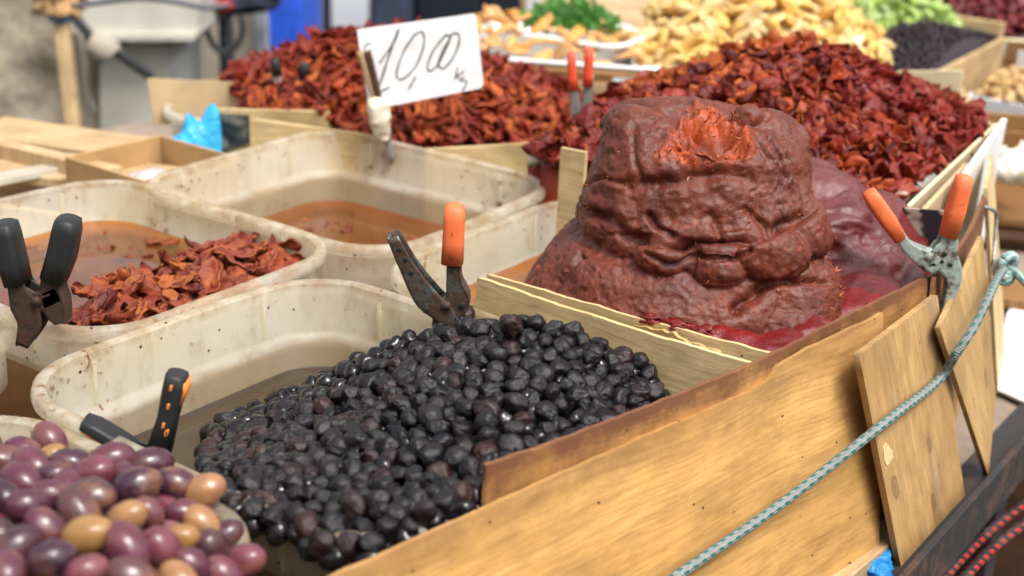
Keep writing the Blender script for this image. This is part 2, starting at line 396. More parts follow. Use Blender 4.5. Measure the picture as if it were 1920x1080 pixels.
# ------------------------------------------------------------------ setting: ground and the stall's table
def rough_sheet(name, x0, x1, y0, y1, z, mat, n=30, amp=0.):
    X, Y = np.meshgrid(np.linspace(x0, x1, n), np.linspace(y0, y1, n)); Z = np.full_like(X, z)
    v = np.c_[X.ravel(), Y.ravel(), Z.ravel()]; v[:, 2] += amp*fbm(v*3., 3)
    f = [[j*n+i, j*n+i+1, (j+1)*n+i+1, (j+1)*n+i] for j in range(n-1) for i in range(n-1)]
    return mk(name, v, f, mat, uv=v[:, :2])
gr = rough_sheet('ground', -60, 60, -30, 120, 0, M['asphalt']); tag(gr, kind='structure')

def board(name, top, bot, th, mat, label=None, cat='board', group=None, out=BX, nu=36, nv=10, jag=(0, 0), seed=1, grain='u', parent=None, smooth=True):
    """sheet between a top and a bottom polyline, bent where they bend; jag roughens the (top, end) edges"""
    T = np.array(spline(top, nu)) if len(top) > 2 else np.array([np.asarray(top[0])*(1-t)+np.asarray(top[1])*t for t in np.linspace(0, 1, nu)])
    B = np.array(spline(bot, nu)) if len(bot) > 2 else np.array([np.asarray(bot[0])*(1-t)+np.asarray(bot[1])*t for t in np.linspace(0, 1, nu)])
    L = np.r_[0, np.cumsum(np.linalg.norm(np.diff(T, axis=0), axis=1))]; H = np.linalg.norm(T-B, axis=1)
    t = np.linspace(0, 1, nv+1)
    P = B[None]*(1-t[:, None, None])+T[None]*t[:, None, None]
    if jag[0]: P[-1] += UZ*(jag[0]*(vnoise(np.c_[L*60, L*0, L*0+seed], seed)+.6*vnoise(np.c_[L*190, L*0, L*0+seed], seed)))[:, None]
    if jag[1]:
        e = np.c_[t*H[0]*60, t*0, t*0+seed]; d = norm(T[1]-T[0]); P[:, 0] += d*(jag[1]*(vnoise(e, seed)+.6*vnoise(e*3, seed+2)))[:, None]
    du = np.gradient(P, axis=1); dv = np.gradient(P, axis=0); N = np.cross(du, dv); N /= np.linalg.norm(N, axis=2, keepdims=True)+1e-12
    if (N.mean((0, 1))*out).sum() < 0: N = -N
    F = P+N*(th/2); K = P-N*(th/2); m = (nv+1)*nu
    v = np.vstack([F.reshape(-1, 3), K.reshape(-1, 3)])
    U = np.broadcast_to(L, (nv+1, nu)); V = t[:, None]*H[None]
    uv = np.c_[U.ravel(), V.ravel()]
    if grain == 'v': uv = uv[:, ::-1]
    uv = np.vstack([uv, uv+.37])
    f = []; ix = lambda j, i: j*nu+i
    flip = (np.cross(du[0, 0], dv[0, 0])*N[0, 0]).sum() < 0
    for j in range(nv):
        for i in range(nu-1):
            q = [ix(j, i), ix(j, i+1), ix(j+1, i+1), ix(j+1, i)]; f.append(q if not flip else q[::-1]); b = [a+m for a in q]; f.append(b[::-1] if not flip else b)
    rim = [ix(0, i) for i in range(nu)]+[ix(j, nu-1) for j in range(1, nv+1)]+[ix(nv, i) for i in range(nu-2, -1, -1)]+[ix(j, 0) for j in range(nv-1, 0, -1)]
    # the narrow edge gets its own vertices so that it stays crisp
    r = len(rim); e0 = len(v); v = np.vstack([v, v[rim], v[[a+m for a in rim]]])
    uv = np.vstack([uv, uv[rim]*[1, 1], uv[rim]+[0, .003]])
    for k in range(r):
        q = [e0+k, e0+(k+1) % r, e0+r+(k+1) % r, e0+r+k]; f.append(q[::-1] if not flip else q)
    o = mk(name, v, f, mat, parent, uv, smooth)
    return tag(o, label, cat if label else None, group)

# table: brown board top on an angle-iron frame
EDGE0, EDGE1 = at(1700, 1080, .775), at(1920, 830, .775); ED = norm(EDGE1-EDGE0); EO = np.array([ED[1], -ED[0], 0.])
tb = empty('market_table', EDGE0+ED*.5-EO*.6-UZ*.775, 'long market table with a brown board top and a dark steel edge rail', 'table')
tv, tf = box_vf(EDGE0+ED*.75-EO*.90-UZ*.012, ED, EO, UZ, (2.0, .895, .011), .002)
g = MB(); g.add(tv, tf, [(np.dot(p, ED), np.dot(p, EO)) for p in tv]); M['table_board'] = plain('grey_brown_board', (.25, .19, .145), .7, .12, 25)
g.build('table_top', M['table_board'], tb, False)
g = MB(); g.add(*box_vf(EDGE0+ED*.75+EO*.012+UZ*.003, ED, EO, UZ, (2.0, .0035, .028), .001)); g.add(*box_vf(EDGE0+ED*.75-EO*.012+UZ*.0035, ED, EO, UZ, (2.0, .0205, .003), .001))
g.build('edge_rail', M['steel_dark'], tb, False)
for k, s in enumerate((-.9, .35, 1.6)):
    for w in (.0, 1.7):
        g = MB(); p = EDGE0+ED*s-EO*(w+.03); p[2] = .375; g.add(*box_vf(p, ED, EO, UZ, (.02, .02, .373), .002)); g.build('leg', M['steel_dark'], tb, False)
g = MB(); p = EDGE0+ED*.62-EO*.02; g.add(*box_vf(np.array([p[0]+.30*EO[0], p[1]+.30*EO[1], .50]), norm(ED+EO*.45), norm(EO-ED*.45), UZ, (.55, .022, .022), .002)); g.build('brace', M['plank_dark'], tb, False)

# ------------------------------------------------------------------ plastic tubs
def rrect(hx, hy, r, n=10, side=8):
    """rounded rectangle, counter-clockwise, constant count"""
    pts = []
    for cx, cy, a0 in ((hx-r, hy-r, 0), (-hx+r, hy-r, 90), (-hx+r, -hy+r, 180), (hx-r, -hy+r, 270)):
        for i in range(n+1):
            a = rad(a0+90*i/n); pts.append((cx+r*math.cos(a), cy+r*math.sin(a)))
    out = []
    for i, p in enumerate(pts):
        q = pts[(i+1) % len(pts)]; out.append(p)
        if i % (n+1) == n:
            for k in range(1, side): out.append((p[0]+(q[0]-p[0])*k/side, p[1]+(q[1]-p[1])*k/side))
    return np.array(out)
def tub(center, a, b, ang, zr, depth, label, mat='tub', r=.065, ribs=True, group='open plastic tubs on the table', lip=1., seed=0, bow=.006):
    ax, bx = lat(ang), lat(ang-90); t = empty('plastic_tub', (center[0], center[1], zr), label, 'tub', group)
    outer = [(-.034, -depth), (-.030, -depth*.6), (-.021, -.060), (-.0105, -.054), (-.0095, -.0125)]
    rim = [(-.0095, -.0125), (0, -.0120), (.0012, -.007), (.0, -.0015), (-.0030, 0.), (-.0085, -.0002), (-.0110, -.002)]
    inner = [(-.0110, -.002), (-.0140, -.048), (-.0165, -.052), (-.0235, -.056), (-.0255, -.062), (-.038, -depth+.004), (-.07, -depth+.003)]
    def rings(prof):
        out = []
        for o, z in prof:
            P = rrect(a/2+o*lip, b/2+o*lip, max(.012, r+o*lip)); wob = fbm(np.c_[P*7, np.full(len(P), seed*3.3)], 2, seed)
            bw = bow*(np.clip(1-(P[:, 0]/(a/2))**2, 0, 1)*np.sign(P[:, 1])*(np.abs(P[:, 1]) > b*.3)); bw2 = bow*(np.clip(1-(P[:, 1]/(b/2))**2, 0, 1)*np.sign(P[:, 0])*(np.abs(P[:, 0]) > a*.3))
            q = np.array([center[0], center[1], zr])+np.outer(P[:, 0]+bw2, ax)+np.outer(P[:, 1]+bw, -bx)
            q[:, 2] += z+.0018*wob; out.append(q)
        return out
    def skin(R, cap=None):
        n = len(R[0]); f = [[k*n+i, k*n+(i+1) % n, (k+1)*n+(i+1) % n, (k+1)*n+i] for k in range(len(R)-1) for i in range(n)]
        v = np.vstack(R)
        if cap == 'last': f.append([(len(R)-1)*n+i for i in range(n)])
        if cap == 'first': f.append([i for i in range(n)][::-1])
        return v, f
    m = MB(); m.add(*skin(rings(outer), 'first')); m.add(*skin(rings(inner), 'last')); m.build('wall', M[mat], t)
    m = MB(); m.add(*skin(rings(rim))); m.build('rim', M[mat], t)
    if ribs:
        for sx, sy, span in ((1, 0, b), (-1, 0, b), (0, 1, a), (0, -1, a)):
            for s in (-.27, .27):
                for side in (0, 1):
                    off = -.0148 if side == 0 else -.0118
                    if sx: p = ax*sx*(a/2+off*lip+bow*.7)-bx*s*span; rr, tt = ax, bx
                    else: p = -bx*sy*(b/2+off*lip+bow*.7)+ax*s*span; rr, tt = bx, ax
                    p = np.array([center[0], center[1], zr])+p+UZ*(-.026 if side == 0 else -.034)
                    m = MB(); m.add(*box_vf(p, rr, tt, UZ, (.0016, .0016, .019 if side == 0 else .016), .0006)); m.build('rib', M[mat], t)
    return t
def pool(center, a, b, ang, z, mat, label, name='oil', r=.05, cat='oil', wob=0.):
    ax, bx = lat(ang), lat(ang-90); P = rrect(a/2, b/2, r); n = len(P); R = []
    for k, s in enumerate((1., .985, .9, .7, .45, .2)):
        q = np.array([center[0], center[1], z])+np.outer(P[:, 0]*s, ax)+np.outer(P[:, 1]*s, -bx)
        if k == 0: q[:, 2] += .0022      # the meniscus climbs the wall
        R.append(q)
    f = [[k*n+i, k*n+(i+1) % n, (k+1)*n+(i+1) % n, (k+1)*n+i] for k in range(5) for i in range(n)]+[[5*n+i for i in range(n)]]
    v = np.vstack(R); o = mk(name, v, f, M[mat]); return tag(o, label, cat, kind='stuff')

TUBS = dict(T1=((-.133, 1.0), .35, .395, 54, 1.0), T2=((-.412, 1.30), .325, .375, 55, 1.0), T3=((-.194, 1.548), .345, .375, 57, 1.0),
            T4=((.123, 1.285), .355, .40, 55, .998), T5=((-.622, 1.068), .30, .33, 54, .996), T7=((-.345, .735), .29, .31, 54, 1.0),
            T8=((.322, 1.686), .46, .42, 58, 1.045), T9=((-.198, 1.962), .34, .57, 71, .985))
def T(k, label, **kw): c, a, b, g_, z = TUBS[k]; return tub(c, a, b, g_, z, z-.777, label, seed=int(k[1]), **kw)
T('T1', 'stained milky tub holding black olives beside the long front plywood board')
T('T2', 'stained milky tub of sun-dried tomatoes in oil behind the black-handled clamp')
T('T3', 'nearly empty milky tub of orange oil below the price sign')
T('T4', 'milky tub around the big lump of tomato paste')
T('T5', 'milky tub gripped by the black-handled clamp at the edge of the picture')
T('T7', 'milky tub heaped with purple olives')
T('T8', 'cream tub under the conical heap of dried cherry tomatoes', mat='tub_clean', ribs=False)
T('T9', 'whitish tub under the heap of dried tomatoes with the price sign', mat='tub_clean', ribs=False)
def P_(k, dz, mat, label, shrink=.056, **kw): c, a, b, g_, z = TUBS[k]; return pool(c, a-shrink, b-shrink, g_, z+dz, mat, label, **kw)
P_('T1', -.078, 'brine', 'shallow dark brine around the black olives', shrink=.062, name='brine', cat='brine')
P_('T2', -.046, 'oil_amber', 'amber oil over sunken dried tomatoes', shrink=.032)
P_('T3', -.085, 'oil_brown', 'red-brown oil left in the tub below the price sign', shrink=.062)
P_('T4', -.052, 'oil_orange', 'orange oil pooled beside the tomato paste', shrink=.036)
P_('T5', -.05, 'brine', 'cloudy brine in the tub held by the black clamp', shrink=.034, name='brine', cat='brine')
P_('T7', -.045, 'oil_brown', 'brown brine under the purple olives', shrink=.030, name='brine', cat='brine')

# ------------------------------------------------------------------ plywood boards round the tubs
def drop(p, z, out=0., along=0.): return np.array([p[0]+BX[0]*out+AX[0]*along, p[1]+BX[1]*out+AX[1]*along, z])
TH = .0042
ip = [at(*q, 1.030) for q in ((896, 878), (1090, 808), (1280, 735), (1430, 671), (1600, 585), (1757, 510))]
sn = lambda P: np.array([[np.dot(p, AX), np.dot(p, BX)] for p in P])
_f = sn([at(*q, 1.01) for q in ((620, 1085), (760, 1015), (900, 948), (1100, 868), (1280, 797), (1428, 712))]); _i = sn(spline(ip, 60)); _c = np.polyfit(_f[:, 0], _f[:, 1], 1)
S_ = np.linspace(_f[0, 0]-.30, _i[-1, 0]-.128, 150); N_ = np.polyval(_c, S_); N_ = np.maximum(N_, np.interp(S_, _i[:, 0], _i[:, 1], left=-9)+.0055)
N_ = np.convolve(np.r_[[N_[0]]*6, N_, [N_[-1]]*6], np.ones(13)/13, 'valid'); sC = np.dot(at(1432, 706, 1.012), AX)
Z_ = np.interp(S_, [S_[0], sC-.03, sC, sC+.006, sC+.05, S_[-1]], [1.01, 1.0105, 1.0125, 1.0205, 1.0245, 1.0265])
fp = [AX*s_+BX*n_+UZ*z_ for s_, n_, z_ in zip(S_, N_, Z_)]
board('plywood_board', fp, [drop(p, .79, .030) for p in fp], TH, M['ply_orange'], 'long honey-coloured plywood board along the front of the olive tub', group='plywood sheets round the tubs', nu=150, nv=12, jag=(.0005, 0), seed=3)
board('plywood_board', ip, [drop(p, .79, .022) for p in ip], TH, M['ply_stained'], 'purple-stained brown plywood board standing above the honey-coloured one', group='plywood sheets round the tubs', nu=90, nv=12, jag=(.0008, .006), seed=7)
dp = [at(1750, 520, 1.032), at(1805, 452, 1.04), at(1830, 405, 1.045), at(1847, 362, 1.05)]
board('plywood_board', dp, [drop(p, .79, .01) for p in dp], TH, M['ply_stained'], 'bent brown plywood board curving away behind the orange-handled clamp on the edge', group='plywood sheets round the tubs', nu=30, nv=10, seed=9)
at_ = at
A_t = [at(1605, 665, 1.018), at(1752, 553, 1.018)]; A_b = [at(1684, 1064, .779), at(1804, 932, .779)]
PA = board('plywood_sheet', A_t, A_b, .006, M['ply_panel'], 'knotty plywood panel with a torn pale hole, nearest of the leaning panels', 'panel', 'plywood panels leaning on the end', nu=12, nv=16, grain='v', seed=11)
B_l, B_t, B_r, B_b = at(1757, 615, .998), at(1838, 443, 1.045), at(1863, 742, .86), at(1849, 893, .779)
board('plywood_sheet', [B_l, B_t], [B_b, B_r], .005, M['ply_panel_plain'], 'tilted pale plywood panel tapering to a point on the table edge', 'panel', 'plywood panels leaning on the end', nu=12, nv=16, grain='v', seed=13)
C_t = [at(1843, 352, 1.06), at(1850, 352, 1.06)+AX*.0]; C_t = [at(1847, 354, 1.06), at(1847, 354, 1.06)+norm(at(1847, 354, 1.06)*[1, 1, 0])*.15]
C_b = [at(1868, 738, .779), at(1868, 738, .779)+norm(at(1868, 738, .779)*[1, 1, 0])*.15]
board('plywood_sheet', C_t, C_b, .0042, M['ply_pale'], 'plywood strip seen edge-on behind the tilted panel', 'panel', 'plywood panels leaning on the end', out=np.array([1., 0, 0]), nu=10, nv=12, grain='v', seed=15)
# the pale torn veneer in the knotty panel
nA = norm(np.cross(A_t[1]-A_t[0], A_b[0]-A_t[0])); nA = nA if nA[1] < 0 else -nA
def on_plane(px, py, p0, n, lift=0.):
    d = ray(px, py); return CP+d*(np.dot(p0-CP, n)/np.dot(d, n))+n*lift
hole = [(1654, 828), (1661, 836), (1667, 846), (1668, 856), (1663, 862), (1661, 868), (1655, 871), (1651, 862), (1650, 850), (1649, 838)]
hv = [on_plane(x, y, A_t[0], nA, .0036) for x, y in hole]; hv += [on_plane(x, y, A_t[0], nA, .0030) for x, y in hole]; n_ = len(hole)
M['pale_veneer'] = plain('torn_pale_veneer', (.62, .45, .23), .8, .1, 200)
hp = mk('torn_veneer', hv, [list(range(n_))]+[[i, (i+1) % n_, n_+(i+1) % n_, n_+i] for i in range(n_)], M['pale_veneer'], PA, smooth=False)
# divider between olives and paste: two thin sheets
d0, d1 = at(897, 519, 1.028), at(1418, 684, 1.028)
dA = norm(d1-d0); dN = np.array([-dA[1], dA[0], 0]); dN = dN if dN[1] < 0 else -dN
dmid = (d0+d1)/2+dN*.004
board('plywood_divider', [d0, dmid, d1], [np.array([*p[:2], .90])+dN*.004 for p in (d0, dmid, d1-dA*.004)], .0045, M['ply_pale'],
      'pale plywood divider with a knot between the black olives and the paste', 'board', 'pale divider boards', out=dN, nu=50, nv=8, jag=(.0006, 0), seed=17)
e0, e1 = at(905, 517, 1.03)-dN*.008, at(1440, 664, 1.03)-dN*.004
board('plywood_divider', [e0, (e0+e1)/2+dN*.003, e1], [np.array([*p[:2], .93]) for p in (e0, (e0+e1)/2+dN*.003, e1)], .0035, M['ply_pale'],
      'second divider board, smeared with red paste along its top', 'board', 'pale divider boards', out=dN, nu=50, nv=6, jag=(.0006, 0), seed=19)
s0, s1 = at(1190, 612, 1.024)-dN*.004, at(1345, 664, 1.024)-dN*.004
M['ply_torn'] = wood('torn_plywood', (.68, .47, .21), (.52, .32, .12), rough=.65, seed=22)
board('plywood_splinter', [s0, (s0+s1)/2+UZ*.003, s1], [np.array([*p[:2], .95]) for p in (s0, (s0+s1)/2, s1)], .004, M['ply_torn'],
      'short torn plywood offcut wedged between the two divider boards', 'board', out=dN, nu=40, nv=6, jag=(.002, .006), seed=21)
# strip of battens under the long board, at the table edge
w0, w1 = at(1500, 1100, .80), at(1662, 968, .80)
g = MB(); q0 = (w0+w1)/2; wd = norm(w1-w0); wo_ = np.array([wd[1], -wd[0], 0]); L_ = np.linalg.norm(w1-w0)/2+.15
bt = empty('wooden_batten', q0-wd*.15-UZ*.02, 'split wooden batten lying along the foot of the long plywood board', 'batten')
v_, f_ = box_vf(q0-wd*.13+wo_*.010-UZ*.006, wd, wo_, UZ, (L_, .018, .010), .0015); g.add(v_, f_, [(np.dot(p, wd), np.dot(p, wo_)+p[2]) for p in v_]); g.build('strip', M['plank'], bt, False)
g = MB(); v_, f_ = box_vf(q0-wd*.13+wo_*.012-UZ*.021, wd, wo_, UZ, (L_, .016, .0045), .001); g.add(v_, f_, [(np.dot(p, wd), np.dot(p, wo_)+p[2]) for p in v_]); g.build('under_strip', M['plank_dark'], bt, False)
# splintered knot on the batten
kv, kf = ico(3); kp = at(1572, 1048, .806); kv = kv*(1+.5*fbm(kv*2.5, 3)[:, None])*[.010, .007, .005]+kp
mk('splinter_knot', kv, kf, M['steel_black'], bt)

def crumple(center, size, mat, name, label, cat, seed=0, sub=4, amp=.35, group=None):
    v, f = ico(sub); d = 1+amp*fbm(v*1.4+seed, 3, seed)+amp*.45*(ridged(v*2.2+seed, 3, seed)-.6)
    v = v*d[:, None]*np.asarray(size)+np.asarray(center); o = mk(name, v, f, mat); return tag(o, label, cat, group)
crumple(at(1650, 1070, .785)-EO*.02, (.026, .03, .016), M['bag_blue'], 'plastic_bag', 'crumpled blue plastic bag under the wooden batten', 'bag', 3)

# ------------------------------------------------------------------ cords
nF = norm(np.cross(fp[90]-fp[60], UZ)); nF = nF if nF[1] < 0 else -nF
nF = norm(nF+UZ*.13); pF = fp[80]
cr = .0043
cp = [on_plane(960, 1270, pF, nF, cr+.008), on_plane(1100, 1170, pF, nF, cr+.008), on_plane(1240, 1072, pF, nF, cr+.009), on_plane(1440, 930, pF, nF, cr+.012),
      on_plane(1640, 790, A_t[0], nA, cr+.0045), on_plane(1740, 712, A_t[0], nA, cr+.0045)]
cp += [at(1795, 660, .972), at(1825, 615, .992), at(1850, 565, 1.008), at(1870, 522, 1.008), at(1882, 506, 1.0)]
cd = empty('bungee_cord', cp[2], 'grey and green braided bungee cord stretched across the plywood boards', 'cord')
v, f, uv = tube(cp, cr, 12, 160); m = MB(); m.add(v, f, uv); m.build('cord', M['cord_green'], cd)
kc = at(1885, 500, .995)
m = MB()
for k in range(3):
    a0 = rad(60*k+20); pts = []
    for i in range(13):
        a = a0+2*math.pi*i/12; pts.append(kc+np.array([math.cos(a)*.0085, math.sin(a+k)*.006-.002*k, math.sin(a)*.0095+.005*(k-1)]))
    v, f, uv = tube(pts, cr*1.15, 8, 30); m.add(v, f, uv)
m.build('knot', M['cord_pale'], cd)
v, f, uv = tube([kc, at(1905, 512, .99), at(1940, 545, .985), at(2080, 660, .94)], cr, 10, 30); m = MB(); m.add(v, f, uv); m.build('cord_end', M['cord_pale'], cd)
v, f, uv = tube([at(1846, 388, 1.05), at(1862, 394, 1.045), at(1868, 410, 1.03), at(1862, 500, .985)], .0022, 8, 24); m = MB(); m.add(v, f, uv); hk = m.build('wire_hook', M['steel_grey']); tag(hk, 'bent steel wire hook over the edge-on plywood strip', 'hook')
for k, (a, b, c) in enumerate((((1735, 1120), (1850, 1000), (1975, 905)), ((1775, 1120), (1870, 1020), (1990, 935)))):
    v, f, uv = tube([at(*a, .70), at(*b, .69), at(*c, .70)], .0054, 10, 60); m = MB(); m.add(v, f, uv); o = m.build('braided_rope', M['cord_red'])
    tag(o, ('red-flecked black rope, upper of the two strands below the steel rail', 'red-flecked black rope, lower of the two strands below the steel rail')[k], 'rope', 'ropes hanging below the table edge')

# ------------------------------------------------------------------ tomato paste
def remeshed(blobs, voxel, solids=()):
    """one skin round a set of ellipsoids (centre, radii, yaw)"""
    bv, bf = ico(4); m = MB()
    for c, r, yaw in blobs:
        R = np.array(Matrix.Rotation(rad(yaw), 3, 'Z')); m.add((bv*np.asarray(r))@R.T+np.asarray(c), bf)
    for sv, sf, _ in solids: m.add(sv, sf)
    me = mesh_of('tmp', np.vstack(m.v), m.f); o = bpy.data.objects.new('tmp', me); COL.objects.link(o)
    md = o.modifiers.new('r', 'REMESH'); md.mode = 'VOXEL'; md.voxel_size = voxel
    dg = bpy.context.evaluated_depsgraph_get(); ev = o.evaluated_get(dg); e = ev.to_mesh()
    v = np.empty(len(e.vertices)*3); e.vertices.foreach_get('co', v); v = v.reshape(-1, 3)
    nr = np.empty(len(e.vertices)*3); e.vertices.foreach_get('normal', nr); nr = nr.reshape(-1, 3)
    f = [list(p.vertices) for p in e.polygons]; ev.to_mesh_clear(); bpy.data.objects.remove(o); bpy.data.meshes.remove(me)
    return v, f, nr
def normals_of(v, f):
    me = mesh_of('tmp', v, f); n = np.empty(len(v)*3); me.vertices.foreach_get('normal', n); bpy.data.meshes.remove(me); return n.reshape(-1, 3)
def paste_mat(name, base, dark, torn, rough, tornamt, gloss=.5, dry=None):
    g = G(name); c = g.co(); at_r = g.n('Attribute', {'attribute_name': 'torn'}).outputs['Fac']
    n1 = g.noise(c, 22, 5); n2 = g.noise(c, 150, 5, .7); n3 = g.noise(c, 520, 4, .65)
    col = g.mix(g.ramp(n1, [(.32, 0.), (.68, 1.)]), dark, base)
    if dry: col = g.mix(g.math('MULTIPLY', g.ramp(g.math('ADD', g.noise(c, 16, 5), g.math('MULTIPLY', g.math('SUBTRACT', g.sep(c)[2], .10), 3.)), [(.55, 0.), (.8, 1.)]), .45), col, dry)
    col = g.mix(g.math('MULTIPLY', g.ramp(n2, [(.62, 0.), (.74, 1.)]), .55), col, torn)
    tm = g.math('MULTIPLY', g.math('ADD', at_r, g.math('MULTIPLY', g.math('SUBTRACT', n2, .5), 1.1)), tornamt, True)
    col = g.mix(tm, col, g.mix(g.ramp(n3, [(.4, 0.), (.65, 1.)]), torn, tuple(min(1, x*1.25) for x in (torn[0], torn[1]*1.9, torn[2]))))
    r = g.math('ADD', g.math('MULTIPLY', g.ramp(n2, [(.35, 0.), (.7, 1.)]), .22), rough-.12)
    r = g.math('ADD', r, g.math('MULTIPLY', g.ramp(g.noise(c, 34, 4), [(.4, 0.), (.6, 1.)]), .2))
    h = g.math('ADD', g.math('MULTIPLY', n2, .8), g.math('MULTIPLY', n3, .35))
    g.surf(g.bsdf(Base_Color=col, Roughness=r, Specular_IOR_Level=gloss, Normal=g.bump(h, .9, .0015), Subsurface_Weight=.04, Subsurface_Radius=(.006, .002, .001), Subsurface_Scale=.4)); return g.m
M['paste'] = paste_mat('tomato_paste', (.145, .034, .018), (.075, .015, .009), (.36, .04, .010), .35, .85, .36)
M['paste_skin'] = paste_mat('glossy_paste_skin', (.13, .018, .018), (.065, .008, .008), (.20, .012, .008), .19, .3, .45, (.16, .065, .055))
M['paste_red'] = paste_mat('wet_red_paste', (.20, .007, .006), (.10, .005, .005), (.24, .012, .007), .15, .2, .45)
def set_attr(o, name, val):
    a = o.data.attributes.new(name, 'FLOAT', 'POINT'); a.data.foreach_set('value', np.asarray(val, float))
X0, Y0 = .165, 1.235
blobs = []
def heaped(prof, yaw, e=2.3):
    """solid with rounded cross-sections (x, y, z, half width, half depth)"""
    r_, u_ = np.array([math.cos(rad(yaw)), math.sin(rad(yaw)), 0]), np.array([-math.sin(rad(yaw)), math.cos(rad(yaw)), 0]); S__ = [(np.array(q[:3]), r_, u_, q[3], q[4], e) for q in prof]; return loft(S__, 48)
slab_ = heaped([(.158, 1.232, .95, .135, .10), (.158, 1.232, .965, .146, .112), (.159, 1.232, .99, .146, .115), (.161, 1.234, 1.015, .138, .112), (.163, 1.237, 1.035, .129, .105), (.165, 1.240, 1.050, .118, .096), (.166, 1.243, 1.060, .095, .07), (.166, 1.243, 1.063, .04, .03)], -6)
block_ = heaped([(.169, 1.244, 1.040, .088, .06), (.169, 1.243, 1.050, .103, .078), (.169, 1.243, 1.065, .111, .087), (.169, 1.244, 1.085, .109, .086), (.169, 1.246, 1.105, .104, .083), (.169, 1.248, 1.125, .099, .079), (.169, 1.251, 1.143, .094, .075), (.169, 1.253, 1.156, .088, .068), (.169, 1.255, 1.164, .075, .053), (.169, 1.255, 1.167, .04, .03)], -4, 2.6)
blobs += [((.250, 1.192, 1.010), (.055, .056, .050), 0), ((.247, 1.158, .992), (.046, .042, .034), 20), ((.085, 1.195, .985), (.060, .050, .034), 20), ((.15, 1.170, .995), (.105, .058, .050), -8),
         ((.138, 1.163, 1.062), (.034, .022, .020), 14), ((.180, 1.154, 1.053), (.027, .022, .017), -10), ((.226, 1.163, 1.066), (.036, .026, .025), 16), ((.19, 1.166, 1.078), (.04, .02, .014), 12), ((.258, 1.208, 1.078), (.030, .040, .030), 0), ((.110, 1.200, 1.062), (.034, .034, .024), 0), ((.165, 1.182, 1.083), (.07, .028, .018), 0), ((.102, 1.215, 1.04), (.05, .05, .022), 0),
         ((.112, 1.236, 1.118), (.036, .052, .050), 0), ((.116, 1.240, 1.150), (.034, .045, .022), 0), ((.228, 1.240, 1.122), (.042, .050, .050), 0), ((.226, 1.250, 1.152), (.036, .038, .026), 0), ((.108, 1.242, 1.152), (.028, .04, .024), 0), ((.238, 1.248, 1.138), (.028, .035, .032), 0), ((.16, 1.275, 1.148), (.085, .035, .030), 0), ((.204, 1.228, 1.166), (.016, .010, .020), 0), ((.124, 1.226, 1.158), (.022, .012, .018), 0), ((.247, 1.238, 1.150), (.022, .02, .018), 0)]
v, f, nr = remeshed(blobs, .0017, [slab_, block_])
p = v*1.0
# a scoop torn out of the top
rad_s = np.array([.058, .092, .046]); sc = np.array([.170, 1.146, 1.182]); d = v-sc; q = d/rad_s; L = np.linalg.norm(q, axis=1); Lr = 1+.30*fbm(p*[24, 24, 30], 3, 91); ins = L < Lr
v[ins, 2] = np.minimum(v[ins, 2], sc[2]-rad_s[2]*np.sqrt(np.clip(Lr[ins]**2-q[ins, 0]**2-q[ins, 1]**2, 0, None)))
edge = np.exp(-((L-Lr)/.14)**2)
# folds and cracks, each a groove along its own line
dv_ = p-CP; zc = dv_@FWD; PX = np.c_[960+FPX*(dv_@RGT)/zc, 540-FPX*(dv_@UPV)/zc]; PX = PX+5*np.c_[fbm(p*30, 3, 201), fbm(p*30, 3, 202)]; facing = np.clip(-(nr*(dv_/np.linalg.norm(dv_, axis=1)[:, None])).sum(1)*3, 0, 1)
def groove(line, w):
    best = np.full(len(PX), 1e9)
    for (x1, y1), (x2, y2) in zip(line[:-1], line[1:]):
        d_ = np.array([x2-x1, y2-y1], float); t_ = np.clip(((PX-[x1, y1])@d_)/(d_@d_), 0, 1); best = np.minimum(best, np.linalg.norm(PX-(np.array([x1, y1])+t_[:, None]*d_), axis=1))
    return np.exp(-(best/w)**2)*facing, best
fold = np.zeros(len(p)); disp = np.zeros(len(p))
for line, w, dep in (([(1078, 385), (1105, 398), (1140, 408), (1172, 436), (1205, 450), (1245, 457), (1290, 464), (1340, 458), (1400, 452), (1450, 434), (1500, 412), (1528, 398)], 9, .011),
                     ([(1180, 348), (1230, 342), (1290, 332), (1350, 326), (1402, 338)], 12, .006), ([(1212, 478), (1240, 497), (1270, 499), (1300, 481), (1345, 488), (1385, 482), (1408, 468)], 5, .007),
                     ([(1092, 478), (1075, 500), (1052, 528), (1038, 546)], 6, .007), ([(1425, 538), (1460, 527), (1500, 524), (1545, 528)], 6, .006), ([(1432, 536), (1412, 558), (1385, 578)], 11, .012),
                     ([(1440, 262), (1465, 298), (1476, 332)], 4, .005), ([(1095, 342), (1128, 332), (1165, 347)], 5, .004), ([(1190, 225), (1186, 285), (1200, 340)], 6, .004), 
                     ([(1215, 400), (1232, 425), (1262, 442)], 6, .006), ([(1330, 408), (1345, 432), (1352, 452)], 7, .007), ([(1400, 395), (1430, 420), (1440, 440)], 6, .005),
                     ([(1480, 290), (1500, 340), (1512, 390)], 5, .004), ([(1405, 255), (1440, 300), (1430, 340)], 5, .0035)):
    gr_, bd = groove(line, w); gr_ = gr_*np.clip(.75+.6*vnoise(p*40, 203), 0, 1.2); disp -= dep*gr_; fold = np.maximum(fold, gr_); disp += dep*.12*np.exp(-((bd-w*2.2)/(w*1.3))**2)*facing
disp += .0034*fbm(p*[15, 15, 17], 2, 3)
n1_ = fbm(p*[10, 10, 24]+.25*fbm(p*30, 2, 71)[:, None], 2, 40); crk = np.exp(-(n1_/.035)**2)*np.clip(.1+vnoise(p*13, 41), 0, 1); disp -= .0034*crk
n2_ = fbm(p*[30, 30, 42]+.3*fbm(p*50, 2, 72)[:, None], 2, 50); crk2 = np.exp(-(n2_/.05)**2)*np.clip(.1+vnoise(p*22, 51), 0, 1); disp -= .0005*crk2
